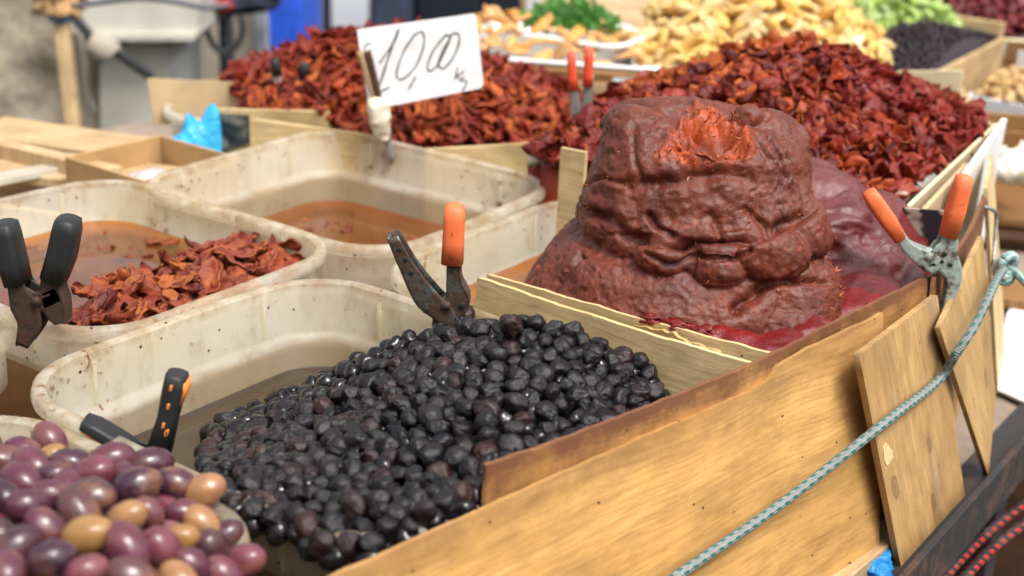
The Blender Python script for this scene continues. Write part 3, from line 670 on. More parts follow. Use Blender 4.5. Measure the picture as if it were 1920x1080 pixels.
n3_ = fbm(p*[66, 66, 90]+.3*fbm(p*80, 2, 73)[:, None], 2, 55); crk3 = np.exp(-(n3_/.08)**2)*np.clip(.15+vnoise(p*40, 56), 0, 1); disp -= .0003*crk3; rg_ = ridged(p*[46, 46, 60]+.4*fbm(p*60, 2, 74)[:, None], 3, 75); disp -= .0030*np.clip(rg_-1.05, 0, .6)*np.clip(.4+1.2*vnoise(p*18, 76), 0, 1); disp += .0022*vnoise(p*[38, 38, 46], 79)
disp += .0009*fbm(p*85, 3, 12)+.0009*fbm(p*200, 3, 13)+ins*(.0060*fbm(p*60, 4, 14)+.004*(ridged(p*48, 3, 15)-.7))
crk = 1.15+.4*crk
rightedge = np.exp(-(((p[:, 0]-.296)/.013)**2+((p[:, 2]-1.035)/.04)**2))
patchy = np.clip(.5+1.3*fbm(p*34, 3, 92), 0, 1)
torn = np.clip(edge*(p[:, 2] > 1.11)*(.35+.65*patchy)+.9*ins*(.3+.7*patchy)+rightedge*.5*patchy+.9*np.clip(fbm(p*40, 3, 31)-.95, 0, 1)*2, 0, 1)
disp += torn*(.0032*np.abs(vnoise(p*[120, 120, 60], 7))+.002*vnoise(p*260, 8))
top = (p[:, 2] > 1.145)*edge*(p[:, 1] > 1.19); v[:, 2] += top*(.024*np.clip(vnoise(p*[42, 30, 10], 77)-.05, 0, 1)+.012*np.clip(vnoise(p*[130, 60, 10], 78), 0, 1))
v = v+nr*disp[:, None]
keep_z = .948; v[:, 2] = np.maximum(v[:, 2], keep_z)
nr2 = normals_of(v, f)
paste = empty('tomato_paste', (X0, Y0, keep_z), 'large folded brown-red lump of tomato paste with a torn orange top', 'paste')
o = mk('lump', v, f, M['paste'], paste); set_attr(o, 'torn', torn)
# fibres standing off the torn places
def fibres(v, nr, prob, n, ln, seed, mat, parent, name='torn_fibres'):
    rs = np.random.RandomState(seed); pr = prob/prob.sum(); ids = rs.choice(len(v), n, p=pr); m = MB()
    for i in ids:
        dr = norm(nr[i]*.8+rs.randn(3)*.45+UZ*.35); l = ln*(.3+rs.rand()**2*1.4); w = l*(.12+.16*rs.rand()); a = norm(np.cross(dr, rs.randn(3))); b = np.cross(dr, a); c = v[i]-dr*.001
        bend = rs.randn(3)*l*.25
        m.add([c+a*w, c-a*w*.5+b*w*.4, c-a*w*.5-b*w*.4, c+dr*l*.55+bend*.4+a*w*.45, c+dr*l*.55+bend*.4-a*w*.25, c+dr*l+bend], [[0, 1, 4, 3], [1, 2, 4], [2, 0, 3, 4], [3, 4, 5]])
    o = m.build(name, mat, parent); o['kind'] = 'stuff'; return o
M['fibre'] = plain('orange_fibre', (.42, .10, .02), .5, .2, 60)
fibres(v, nr2, (edge*(p[:, 2] > 1.12)*1.0+rightedge*.55+np.clip(crk-1.15, 0, 1)*.25+fold*.22+.012)*(nr2[:, 1] < .4), 1500, .0042, 5, M['fibre'], paste)
# the smooth glossy mass beside it
blobs = [((.345, 1.335, 1.005), (.085, .115, .066), -35), ((.395, 1.285, .985), (.05, .07, .05), -35), ((.305, 1.40, 1.02), (.07, .08, .07), 0), ((.335, 1.225, .985), (.05, .05, .045), 30), ((.30, 1.33, 1.045), (.06, .08, .05), 10)]
v, f, nr = remeshed(blobs, .0028); p = v*1
disp = .008*fbm(p*[14, 14, 18], 3, 60)+.0030*(ridged(p*[20, 20, 44]+fbm(p*16, 2, 63)[:, None]*.4, 2, 61)-.7)-.003*np.clip(ridged(p*[26, 30, 60], 2, 64)-1.2, 0, .3)/.3+.0005*fbm(p*170, 2, 65)
v = v+nr*disp[:, None]; v[:, 2] = np.maximum(v[:, 2], .947)
g2 = mk('tomato_paste', v, f, M['paste_skin']); tag(g2, 'smooth glossy mass of dark red paste beside the folded lump', 'paste'); set_attr(g2, 'torn', np.clip(fbm(p*30, 3, 66)-.5, 0, 1))
# wet red pools under the lump
blobs = [((.205, 1.090, .998), (.055, .022, .020), -32), ((.236, 1.094, 1.0), (.024, .020, .022), 0), ((.268, 1.130, .995), (.045, .020, .022), 52), ((.322, 1.205, 1.0), (.06, .028, .022), 54), ((.15, 1.125, .968), (.05, .022, .016), -34), ((.06, 1.175, .965), (.06, .03, .015), -34), ((.18, 1.25, .955), (.20, .16, .012), 50)]
v, f, nr = remeshed(blobs, .0028); p = v*1; v = v+nr*(.0045*fbm(p*26, 3, 80)+.0022*(ridged(p*40, 2, 81)-.7))[:, None]
o = mk('tomato_paste', v, f, M['paste_red']); tag(o, 'wet bright red paste oozing out under the folded lump', 'paste'); set_attr(o, 'torn', np.zeros(len(v)))
# red smears on the divider tops
for k, (x, y, sx) in enumerate(((1215, 600, .010), (1262, 612, .014), (1310, 622, .011))):
    vv, ff = ico(3); c = at(x, y, 1.03)-dN*.004; vv = vv*(1+.75*fbm(vv*2.4+k, 3))[:, None]*[sx, .005, .0034]; R = np.array(Matrix.Rotation(math.atan2(dA[1], dA[0]), 3, 'Z')); o = mk('paste_smear', vv@R.T+c, ff, M['paste_red'])
    set_attr(o, 'torn', np.zeros(len(vv))); tag(o, ('red paste smear on the divider, first from the clamp', 'red paste smear on the middle of the divider', 'red paste smear on the divider beside the torn offcut')[k], 'paste', 'paste smears on the divider')

# ------------------------------------------------------------------ food: kinds of pieces
def inst(mesh, name, loc, rot, scale, label=None, cat=None, group=None, mat=None):
    o = bpy.data.objects.new(name, mesh); o.location = loc; o.rotation_euler = rot if not isinstance(rot, Matrix) else rot.to_euler(); o.scale = scale if hasattr(scale, '__len__') else (scale,)*3
    COL.objects.link(o); return tag(o, label, cat, group)
def joined(name, meshes, items, mats, label, cat):
    """pieces past counting: (mesh index, loc, rot matrix, scale)"""
    data = [(np.array([q.co[:] for q in m.vertices]), [list(pp.vertices) for pp in m.polygons]) for m in meshes]; mb = MB()
    for mi, loc, R, s in items: vv, ff = data[mi]; mb.add((vv*s)@np.array(R).T+np.asarray(loc), ff)
    o = mb.build(name, mats); return tag(o, label, cat, kind='stuff')
def rrot(rs): return Euler((rs.rand()*6.3, rs.rand()*6.3, rs.rand()*6.3)).to_matrix()
def black_olive(seed, sub):
    rs = np.random.RandomState(seed); v, f = ico(sub); d = v*1.0
    N = rs.randn(11, 3); N /= np.linalg.norm(N, axis=1)[:, None]; D = .76+.27*rs.rand(11)
    dots = np.clip(d@N.T, 1e-3, None); k = 27.; r = -np.log((np.exp(-k*np.minimum(D[None]/dots, 2.0))).sum(1)+math.exp(-k*1.08))/k
    r = np.clip(r, .6, 1.1)
    if sub >= 3:
        w = ridged(d*[3.8, 3.8, 2.2]+fbm(d*1.6+seed, 2, seed)[:, None]*.8+seed*3.1, 3, seed)
        r = r+.075*(w-.7)-.20*np.clip(w-1.0, 0, .5)+.03*fbm(d*1.5+seed, 2, seed)
    v = d*r[:, None]*np.array([.94, .94, 1.12]); me = mesh_of('black_olive', v, f); return me
def olive_mat(name, stops, rough, bump, spots=.0, coat=0., blend=None, spec=.42):
    g = G(name); c = g.co(); r = g.rnd(); col = g.ramp(r, stops, 'LINEAR'); n = g.noise(c, 1.6, 4)
    col = g.mix(g.math('MULTIPLY', g.ramp(n, [(.35, 0.), (.7, 1.)]), .45), col, g.mix(.55, col, (.02, .008, .012)))
    if blend: m2 = g.ramp(g.noise(g.n('VectorMath', {'operation': 'ADD'}).outputs[0] if False else g.mapped(c, scale=(.6, .6, .6), loc=(3, 1, 7)), 1.1, 3), [(.44, 0.), (.62, 1.)]); col = g.mix(g.math('MULTIPLY', m2, g.math('MULTIPLY', g.math('FRACT', g.math('MULTIPLY', r, 7.3)), .55)), col, blend)
    if spots: col = g.mix(g.math('MULTIPLY', g.ramp(g.noise(c, 14, 4, .7), [(.55, 0.), (.75, 1.)]), spots), col, g.mix(.5, col, (.5, .3, .3)))
    g.surf(g.bsdf(Base_Color=col, Roughness=g.math('ADD', g.math('MULTIPLY', g.noise(c, 3, 4), .3), rough-.12), Specular_IOR_Level=spec, Coat_Weight=coat, Coat_Roughness=.06,
                  Normal=g.bump(g.noise(c, bump[0], 5, .6), bump[1], .0006))); return g.m
M['olive_black'] = olive_mat('black_olive_skin', [(0, (.006, .006, .0075)), (.86, (.007, .0065, .0075)), (.95, (.018, .007, .007)), (1, (.034, .011, .010))], .12, (9, 1.), spec=.36)
M['olive_purple'] = olive_mat('purple_olive_skin', [(0, (.025, .009, .019)), (.3, (.05, .013, .028)), (.55, (.088, .02, .038)), (.8, (.15, .036, .052)), (.92, (.11, .04, .04)), (1, (.035, .014, .022))], .22, (7, .35), .45, .3, (.26, .12, .055), .36)
M['olive_tan'] = olive_mat('tan_olive_skin', [(0, (.29, .155, .05)), (.5, (.33, .17, .075)), (1, (.27, .14, .035))], .25, (7, .35), .3, .25, (.20, .055, .05), .36)
OB = [black_olive(100+k, 4) for k in range(9)]; OBL = [black_olive(100+k, 2) for k in range(4)]
for m_ in OB+OBL: m_.materials.append(M['olive_black'])
def hit(px, py, h, z0=1.16, z1=.9):
    """where the sight line meets a heap"""
    for z in np.linspace(z0, z1, 130):
        q = at(px, py, z)
        if h(q[0], q[1])[0] >= z: return q
    return at(px, py, z1)
# --- heap of black olives
hb = rbf([at(*a) for a in ((400, 800, .925), (520, 745, .935), (640, 685, .965), (740, 640, 1.0), (835, 612, 1.022), (1000, 603, 1.036), (1110, 632, 1.026), (1200, 672, 1.008), (1240, 725, .998), (1120, 745, 1.012), (960, 740, 1.028), (800, 740, 1.02), (620, 790, .985), (500, 850, .975), (420, 880, .985), (440, 950, 1.005), (540, 970, 1.003), (660, 1025, 1.0), (780, 970, 1.012), (880, 915, 1.012), (1010, 850, 1.008), (1180, 775, 1.004), (760, 870, 1.005), (620, 900, 1.0))])
poly_b = [at(*a)[:2] for a in ((395, 800, .925), (520, 738, .935), (640, 678, .965), (740, 634, 1.0), (835, 606, 1.022), (1000, 596, 1.036), (1110, 626, 1.026), (1205, 670, 1.008), (1252, 722, .998), (1190, 790, 1.0), (1010, 872, 1.0), (890, 945, 1.0), (785, 1000, 1.0), (690, 1050, .995), (610, 1030, .995), (545, 985, 1.0), (450, 965, 1.0), (405, 920, .995), (380, 860, .98))]
rs = np.random.RandomState(5); S = scatter(poly_b, .0134, rs, hb, 60000)
order = np.argsort([np.linalg.norm(np.array(q)-CP) for q in S]); rest = []
for n_, i in enumerate(order):
    x, y, z = S[i]; sz = .0086*(.76+.42*rs.rand()); R = rrot(rs); loc = np.array([x, y, z-.004+.006*(rs.rand()-.5)])
    if n_ < 300: inst(OB[rs.randint(9)], 'black_olive', loc, R, (sz, sz, sz), 'shrivelled glossy black olive in the heap behind the front plywood board', 'olive', 'black olives in the heap')
    else: rest.append((rs.randint(4), loc, R, sz))
S2 = scatter(poly_b, .0125, rs, hb, 16000)
for x, y, z in S2: rest.append((rs.randint(4), (x, y, z-.0135+.003*rs.rand()), rrot(rs), .0095))
joined('black_olive_mass', [OB[0], OB[1], OB[2], OB[3]] if False else [black_olive(200+k, 3) for k in range(4)], rest, M['olive_black'], 'black olives filling the far side and underside of the heap', 'olives')
for k, (x, y, z) in enumerate(((872, 590, 1.0), (425, 790, .928), (960, 612, 1.045))):
    inst(OB[k], 'black_olive', at(x, y, z), rrot(rs), .0098, ('single black olive beside the bare-handled clamp', 'black olive floating in the brine at the edge of the heap', 'black olive on top of the heap against the divider')[k], 'olive', 'black olives in the heap')
# --- heap of purple olives
def purple_olive(seed):
    rs = np.random.RandomState(seed); v, f = ico(4); d = v*1.
    r = 1+.03*fbm(d*1.3+seed, 2, seed)
    for k in range(rs.randint(1, 4)):
        c = norm(rs.randn(3)); r = r-.10*rs.rand()*np.exp(-((1-d@c)/.09)**2)
    if seed % 4 == 0: r = r-.03*np.clip(ridged(d*[2.2, 2.2, 1.3]+seed, 2, seed)-.9, 0, .5)
    tip = 1+.05*np.clip(d[:, 2], 0, 1)**6; v = d*r[:, None]*np.array([.76, .76, 1.04]); v[:, 2] *= tip
    pole = np.array([0, 0, -1.]); v -= np.outer(.07*np.exp(-((1-d@pole)/.012)**2), pole)
    return mesh_of('purple_olive', v, f)
OP = [purple_olive(k) for k in range(8)]; OT = [m.copy() for m in OP[:4]]
for m_ in OP: m_.materials.append(M['olive_purple'])
for m_ in OT: m_.materials.append(M['olive_tan'])
hp_ = rbf([at(*a) for a in ((30, 840, 1.012), (110, 838, 1.014), (200, 858, 1.02), (290, 882, 1.02), (380, 915, 1.02), (410, 960, 1.014), (480, 1010, 1.008), (515, 1070, 1.0), (250, 930, 1.048), (100, 930, 1.05), (0, 900, 1.04), (350, 990, 1.035), (200, 1050, 1.055), (50, 1060, 1.06), (420, 1080, 1.02), (0, 1200, 1.06), (250, 1200, 1.05), (450, 1200, 1.02))])
PLIST = [(520, 480, 250, 'p'), (765, 545, 260, 'p'), (835, 425, 220, 'p'), (990, 530, 200, 'p'), (1145, 570, 215, 't'), (445, 690, 280, 'p'), (500, 610, 240, 'p'), (710, 720, 210, 't'), (1130, 745, 200, 't'), (485, 815, 250, 't'), (710, 880, 280, 'p'), (910, 890, 225, 'p'), (1020, 830, 150, 't'), (1190, 890, 190, 'p'), (1270, 815, 150, 'p'), (1370, 965, 190, 'p'), (1080, 985, 200, 'p'), (1255, 1050, 220, 'p'), (740, 1060, 250, 'p'), (1000, 1060, 190, 't'), (480, 1020, 200, 'p'), (285, 950, 230, 'p'), (80, 880, 230, 'p'), (250, 770, 210, 'p'), (155, 650, 205, 'p'), (295, 590, 165, 'p'), (110, 510, 220, 'p'), (175, 430, 190, 'p'), (280, 395, 150, 't'), (400, 430, 250, 'p'), (280, 300, 175, 'p'), (125, 350, 160, 'p'), (10, 600, 200, 'p'), (840, 690, 150, 'p'), (1030, 690, 150, 'p'), (620, 400, 190, 'p'), (0, 400, 170, 'p')]
pts = []; tan_names = ['tan olive nearest the black olives in the purple heap', 'brownish tan olive in the middle of the purple heap', 'small yellow-tan olive under the one nearest the black olives', 'large tan olive with a dent low in the purple heap', 'small tan olive between purple ones in mid heap', 'yellow-green olive at the lower edge of the picture', 'tan olive peeping out at the top of the purple heap']
kt = 0
for k, (cx, cy, w, kd) in enumerate(PLIST):
    q = hit(cx/3, 720+cy/3, hp_); dist = np.linalg.norm(q-CP); L_ = w/3*dist/FPX; s = L_/2*(.98 if w > 190 else 1.1)
    s = min(max(s*1.2, .0105), .0158)
    az = rs.randn()*.55; ax_ = norm((math.cos(az), .45*rs.randn(), math.sin(az))); R = Vector(ax_).to_track_quat('Z', 'Y').to_matrix() @ Matrix.Rotation(rs.rand()*6.28, 3, 'Z')
    if kd == 't': inst(OT[k % 4], 'olive', q-UZ*.004, R, s*.97, tan_names[kt], 'olive', 'tan olives in the purple heap'); kt += 1
    else: inst(OP[k % 8], 'purple_olive', q-UZ*.004, R, s, 'glossy purple olive in the heap in the front tub', 'olive', 'purple olives in the heap')
    pts.append(q)
poly_p = [at(*a)[:2] for a in ((20, 832, 1.01), (110, 830, 1.014), (200, 850, 1.02), (290, 872, 1.02), (385, 905, 1.02), (415, 955, 1.014), (485, 1005, 1.006))]+[(-.162, .728), (-.205, .672), (-.30, .56), (-.45, .63), (-.50, .72), (-.43, .85)]
S = scatter(poly_p, .0205, rs, hp_, 9000); pts = np.array(pts)
for x, y, z in S:
    if np.sqrt(((pts-[x, y, z])**2).sum(1)).min() < .019: continue
    az = rs.rand()*6.28; R = Vector((math.cos(az), math.sin(az), .3*rs.randn())).to_track_quat('Z', 'Y').to_matrix()
    inst(OP[rs.randint(8)], 'purple_olive', (x, y, z-.007), R, (.0125+.002*rs.rand()), 'glossy purple olive in the heap in the front tub', 'olive', 'purple olives in the heap')
S2 = scatter(poly_p, .0195, rs, hp_, 6000); it = []
OPL = [black_olive(300+k, 2) for k in range(3)]
for x, y, z in S2: it.append((rs.randint(3), (x, y, z-.021), rrot(rs), .0115))
joined('purple_olive_mass', [mesh_of('t', *( (lambda a: (a[0]*[.76, .76, 1.05], a[1]))(ico(3)))) for _ in range(3)], it, M['olive_purple'], 'purple olives filling the underside of the heap', 'olives')

# --- dried tomatoes
def strip_piece(seed, L=1., W=.5, th=.10, nu=13, nv=8, curl=1.3, bend=.8, rough=.13):
    """curled dried half: long leaf, edges rolled in, wrinkled; unit length"""
    rs = np.random.RandomState(seed); u = np.linspace(-1, 1, nu); w = np.linspace(-1, 1, nv); U, Wv = np.meshgrid(u, w, indexing='ij'); U = U.ravel(); Wv = Wv.ravel()
    prof = np.sqrt(np.clip(1-np.abs(U)**2.4, .02, 1)); c = curl*(.6+.8*rs.rand()); b = bend*(rs.rand()*2-1)
    P3 = np.c_[U*1.7+seed, Wv*1.2, U*0+seed*1.3]; ph = Wv*c*(1+.35*vnoise(np.c_[U*1.5, U*0, U*0+seed*2.2], seed)); rr = W/ max(c, .3)
    def surf(off):
        x = U*L; y = np.sin(ph)*(rr+off)*prof; z = (1-np.cos(ph))*(rr+off)*prof-off
        z = z+rough*fbm(P3*1.6, 3, seed)*.6; y = y+rough*.7*vnoise(P3*1.9+5, seed)
        a = x*b; x2 = np.sin(a)/b if abs(b) > .05 else x; z2 = z+(1-np.cos(a))/(b if abs(b) > .05 else 1e9); tw = x*(.5*(rs_tw)); yy = y*np.cos(tw)-z2*np.sin(tw); zz = y*np.sin(tw)+z2*np.cos(tw)
        return np.c_[x2, yy, zz]
    rs_tw = rs.randn()*.7
    A_ = surf(th/2); B_ = surf(-th/2); n = nu*nv; v = np.vstack([A_, B_]); f = []; ix = lambda i, j: i*nv+j
    for i in range(nu-1):
        for j in range(nv-1): q = [ix(i, j), ix(i+1, j), ix(i+1, j+1), ix(i, j+1)]; f.append(q[::-1]); f.append([a+n for a in q])
    rim = [ix(i, 0) for i in range(nu)]+[ix(nu-1, j) for j in range(1, nv)]+[ix(i, nv-1) for i in range(nu-2, -1, -1)]+[ix(0, j) for j in range(nv-2, 0, -1)]; r = len(rim)
    for k in range(r): f.append([rim[k], rim[(k+1) % r], rim[(k+1) % r]+n, rim[k]+n])
    return mesh_of('piece', v, f)
def cup_piece(seed, nr=6, na=14, depth=.5, th=.14):
    """dried cherry half: puckered little cup, unit radius"""
    rs = np.random.RandomState(seed); e = .75+.4*rs.rand(); v = []; fo = rs.rand()*.55
    for side in (0, 1):
        for i in range(nr+1):
            r = i/nr
            for j in range(na):
                a = 2*math.pi*j/na; rr = r*(1+.18*math.sin(3*a+seed)+.12*math.sin(5*a+2*seed)); x, y = rr*math.cos(a), rr*math.sin(a)*e; z = depth*r*r*(1+.5*math.sin(2*a+seed*1.7))-side*th*(1-.5*r)
                x *= 1-fo*max(0, r-.5)*abs(math.cos(a+seed)); v.append((x, y, z))
    v = np.array(v); v += .17*np.c_[fbm(v*2.6+seed, 3, 1), fbm(v*2.6+seed, 3, 2), 1.3*fbm(v*2.8+seed, 3, 3)]; f = []; m = (nr+1)*na
    for i in range(nr):
        for j in range(na):
            q = [i*na+j, (i+1)*na+j, (i+1)*na+(j+1) % na, i*na+(j+1) % na]; f.append(q); f.append([a+m for a in q[::-1]])
    for j in range(na): f.append([nr*na+j, m+nr*na+j, m+nr*na+(j+1) % na, nr*na+(j+1) % na])
    return mesh_of('piece', v, f)
def lump_piece(seed):
    rs = np.random.RandomState(seed); v, f = ico(3); d = v*1.; w = ridged(d*1.5+seed, 3, seed)
    r = .85+.22*fbm(d*1.2+seed*2, 3, seed)+.14*(w-.8)-.16*np.clip(w-1.1, 0, .5); v = d*r[:, None]*[1.1, .75+.25*rs.rand(), .55]; v[:, 2] += .25*v[:, 0]**2*rs.randn(); return mesh_of('piece', v, f)
def food(name, stops, inner, innert=.56, rough=.45, seeds=None, bump=.4, sc=3., coat=0., trans=0.):
    g = G(name); c = g.co(); col = g.ramp(g.rnd(), stops); n = g.noise(c, sc, 5)
    off = g.n('VectorMath', {'operation': 'ADD'}); g.t.links.new(c, off.inputs[0]); cc = g.n('CombineXYZ', X=g.math('MULTIPLY', g.rnd(), 37.), Y=g.math('MULTIPLY', g.rnd(), 91.)).outputs[0]; g.t.links.new(cc, off.inputs[1]); c2 = off.outputs[0]
    n = g.noise(c2, sc*.55, 5, .6)
    if inner: col = g.mix(g.ramp(n, [(innert-.08, 0.), (innert+.08, 1.)]), col, inner)
    if seeds: col = g.mix(g.ramp(g.vor(c2, sc*1.5), [(.13, 1.), (.2, 0.)]), col, seeds)
    col = g.mix(g.math('MULTIPLY', g.ramp(g.noise(c2, sc*1.6, 4, .6), [(.32, 1.), (.5, 0.)]), .5), col, g.mix(.6, col, (.02, .004, .003)))
    p = g.bsdf(Base_Color=col, Roughness=g.math('ADD', g.math('MULTIPLY', n, .3), rough-.15), Coat_Weight=coat, Coat_Roughness=.2, Specular_IOR_Level=.28, Normal=g.bump(g.noise(c2, sc*2.2, 5, .6), bump, .0022))
    if trans: g.surf(g.mixsh(trans, p, g.n('BsdfTranslucent', Color=col)))
    else: g.surf(p)
    return g.m
M['tom_strip'] = food('dried_tomato', [(0, (.12, .011, .005)), (.3, (.21, .022, .008)), (.65, (.31, .043, .011)), (.9, (.42, .10, .018)), (1, (.28, .037, .010))], (.56, .24, .07), .66, .42, None, .8, 4.)
M['tom_cherry'] = food('dried_cherry_tomato', [(0, (.075, .006, .0045)), (.4, (.135, .010, .006)), (.8, (.21, .018, .008)), (1, (.32, .05, .011))], (.38, .085, .016), .66, .40, None, .5, 2.4)
M['tom_oil'] = food('oily_tomato', [(0, (.10, .014, .008)), (.4, (.17, .028, .013)), (.8, (.25, .05, .018)), (1, (.34, .10, .025))], (.30, .085, .022), .6, .40, None, .8, 2.4, 0.)
TS = [strip_piece(k+1, 1., .40, .13, 15, 9, 1.9, 1.1, .17) for k in range(14)]; TC = [cup_piece(k+1, 7, 16, .9, .42) for k in range(10)]+[lump_piece(k+70) for k in range(9)]+[strip_piece(k+51, .95, .55, .3, 11, 8, 2.2, 1.0, .22) for k in range(4)]
TO = [strip_piece(k+31, 1., .50, .10, 17, 11, 1.0, .8, .24) for k in range(10)]
for m_ in TS: m_.materials.append(M['tom_strip'])
for m_ in TC: m_.materials.append(M['tom_cherry'])
for m_ in TO: m_.materials.append(M['tom_oil'])
TSL = [strip_piece(k+1, 1., .40, .13, 8, 6, 1.9, 1.1, .17) for k in range(5)]; TCL = [cup_piece(k+1, 4, 10, .75, .3) for k in range(4)]
def heap(h, poly, dist, size, meshes, name, label, cat, group, rs, tilt=.5, lift=0., most=300, low=None, mat=None, under=True, jit=.3, undername=None, flat=1., tries=26000, corez=0.):
    S = scatter(poly, dist, rs, h, tries); S = S[np.argsort([np.linalg.norm(q-CP) for q in S])]; rest = []; made = 0
    for x, y, z in S:
        nrm_ = surf_normal(h, x, y); nn = norm(nrm_+rs.randn(3)*tilt); nn = nn if rs.rand() < .6 else -nn
        R = frame_to(nn, rs.rand()*6.28); s = size*(1-jit+2*jit*rs.rand()); loc = np.array([x, y, z])+nrm_*(lift+size*.25*(rs.rand()-.4))
        back = np.dot(nrm_, norm(CP-loc)) < -.25
        if made < most and not back: inst(meshes[rs.randint(len(meshes))], name, loc, R, (s, s, s*flat), label, cat, group); made += 1
        elif low: rest.append((rs.randint(len(low)), loc, R, s))
    if low:
        if under:
            for x, y, z in scatter(poly, dist*1.05, rs, h, tries//2):
                nn = norm(surf_normal(h, x, y)+rs.randn(3)*.3); rest.append((rs.randint(len(low)), (x, y, z-size*.6), frame_to(nn, rs.rand()*6.28), size*1.15))
        jo = joined(undername or name+'_mass', low, rest, mat, f'{cat} pieces filling the rest of the heap of {group}', cat)
        if corez: core('packed_core', h, poly, corez, mat, jo)
    return S
def core(name, h, poly, dz, mat, parent=None, n=34):
    """the packed inside of a heap, just below its surface pieces"""
    P = np.array([p[:2] for p in poly]); c = P.mean(0); v = []; f = []; na = len(P)*4
    ring = []
    for i in range(len(P)):
        a, b = P[i], P[(i+1) % len(P)]
        for k in range(4): ring.append(a+(b-a)*k/4)
    ring = np.array(ring)
    for s in np.linspace(.97, 0.02, 14):
        q = c+(ring-c)*s; z = h(q[:, 0], q[:, 1])-dz
        if s > .9: z = z-.0
        v.append(np.c_[q, z])
    sk = v[0].copy(); sk[:, 2] = sk[:, 2].min()-.05; v = [sk]+v; m = len(v); v = np.vstack(v)
    f = [[k*na+i, k*na+(i+1) % na, (k+1)*na+(i+1) % na, (k+1)*na+i] for k in range(m-1) for i in range(na)]+[[(m-1)*na+i for i in range(na)]]
    o = mk(name, v, f, mat, parent); return o
# left heap, behind the price sign
h9 = rbf([aty(*a) for a in ((600, 226, 1.80), (720, 256, 1.76), (860, 268, 1.74), (1000, 270, 1.74), (478, 206, 1.86), (650, 150, 1.88), (760, 175, 1.87), (860, 190, 1.86), (560, 168, 1.88), (940, 205, 1.84), (740, 62, 2.0), (645, 70, 2.0), (565, 88, 2.0), (515, 138, 1.97), (800, 66, 2.0), (900, 122, 1.98), (1000, 190, 1.95), (1068, 230, 1.90))]+[np.array(q) for q in ((-.45, 2.12, .99), (-.2, 2.24, 1.0), (.02, 2.18, .99), (.11, 2.0, .99))])
poly9 = [aty(*a)[:2] for a in ((468, 208, 1.86), (540, 224, 1.82), (720, 262, 1.75), (880, 274, 1.735), (1012, 272, 1.735), (1082, 230, 1.90))]+[(.12, 2.02), (.02, 2.2), (-.2, 2.26), (-.46, 2.13)]
rs = np.random.RandomState(21)
heap(h9, poly9, .0145, .0205, TS, 'dried_tomato', 'curled dried tomato piece in the heap behind the price sign', 'tomato', 'dried tomatoes behind the price sign', rs, .75, .003, 300, TSL, M['tom_strip'], corez=.030)
h8 = rbf([aty(*a) for a in ((1480, 86, 1.70), (1390, 105, 1.70), (1290, 156, 1.69), (1590, 114, 1.70), (1190, 208, 1.64), (1690, 163, 1.72), (1770, 206, 1.73), (1120, 235, 1.62), (1050, 270, 1.58), (1010, 310, 1.53), (1500, 220, 1.56), (1350, 230, 1.57), (1610, 245, 1.57), (1540, 330, 1.47), (1680, 270, 1.58))]+[at(*a) for a in ((1826, 246, 1.053), (1760, 310, 1.048), (1660, 365, 1.045))]+[np.array(q) for q in ((.20, 1.50, 1.04), (.30, 1.44, 1.04), (.35, 2.0, 1.05), (.2, 1.85, 1.06), (.5, 1.95, 1.05), (.6, 1.85, 1.05))])
poly8 = [at(*a)[:2] for a in ((1000, 315, 1.02), (1080, 330, 1.02))]+[(.12, 1.53), (.22, 1.47), (.345, 1.40)]+[at(*a)[:2] for a in ((1660, 372, 1.045), (1760, 316, 1.048), (1840, 243, 1.055))]+[(.60, 1.86), (.5, 1.98), (.33, 2.0), (.17, 1.83), (.06, 1.62)]
heap(h8, poly8, .0150, .0128, TC, 'dried_cherry_tomato', 'wrinkled dried cherry tomato in the conical heap behind the paste', 'tomato', 'dried cherry tomatoes behind the paste', rs, .6, .002, 300, TCL, M['tom_cherry'], tries=34000, corez=.02)
# tomatoes in oil
hO = rbf([at(*a) for a in ((160, 585, .972), (230, 560, .975), (330, 525, .982), (420, 480, .985), (500, 475, .98), (560, 482, .975), (480, 530, .975), (350, 580, .972), (250, 612, .97), (170, 600, .97), (300, 500, .958), (420, 455, .972))])
polyO = [at(*a)[:2] for a in ((145, 590, .97), (190, 550, .965), (300, 520, .965), (390, 478, .97), (430, 458, .972), (520, 468, .975), (575, 482, .972), (480, 540, .97), (340, 600, .968), (220, 622, .968))]
S = heap(hO, polyO, .0165, .0215, TO, 'oiled_tomato', 'oily dried tomato piece heaped along the edge of the amber oil', 'tomato', 'tomatoes heaped in the oil tub', rs, .35, .002, 300, TO[:3], M['tom_oil'], undername='oiled_tomato_mass', tries=6000)
c, a, b, g_, z = TUBS['T2']
for k in range(70):
    q = np.array(c)+lat(g_)[:2]*(a-.06)*(rs.rand()-.5)+lat(g_-90)[:2]*(b-.06)*(rs.rand()-.5)
    inst(TO[rs.randint(8)], 'sunken_tomato', (*q, z-.0515-.004*rs.rand()), frame_to(norm((.15*rs.randn(), .15*rs.randn(), 1)), rs.rand()*6.28), .022, 'dried tomato piece lying under the amber oil', 'tomato', 'tomatoes sunk in the oil')
c, a, b, g_, z = TUBS['T3']
for k in range(22):
    q = np.array(c)+lat(g_)[:2]*(a-.09)*(rs.rand()-.5)+lat(g_-90)[:2]*(b-.09)*(rs.rand()-.5)
    inst(TO[rs.randint(8)], 'sunken_tomato', (*q, z-.0895-.004*rs.rand()), frame_to(norm((.15*rs.randn(), .15*rs.randn(), 1)), rs.rand()*6.28), .022, 'tomato scrap under the red-brown oil below the price sign', 'tomato', 'tomato scraps in the brown oil')

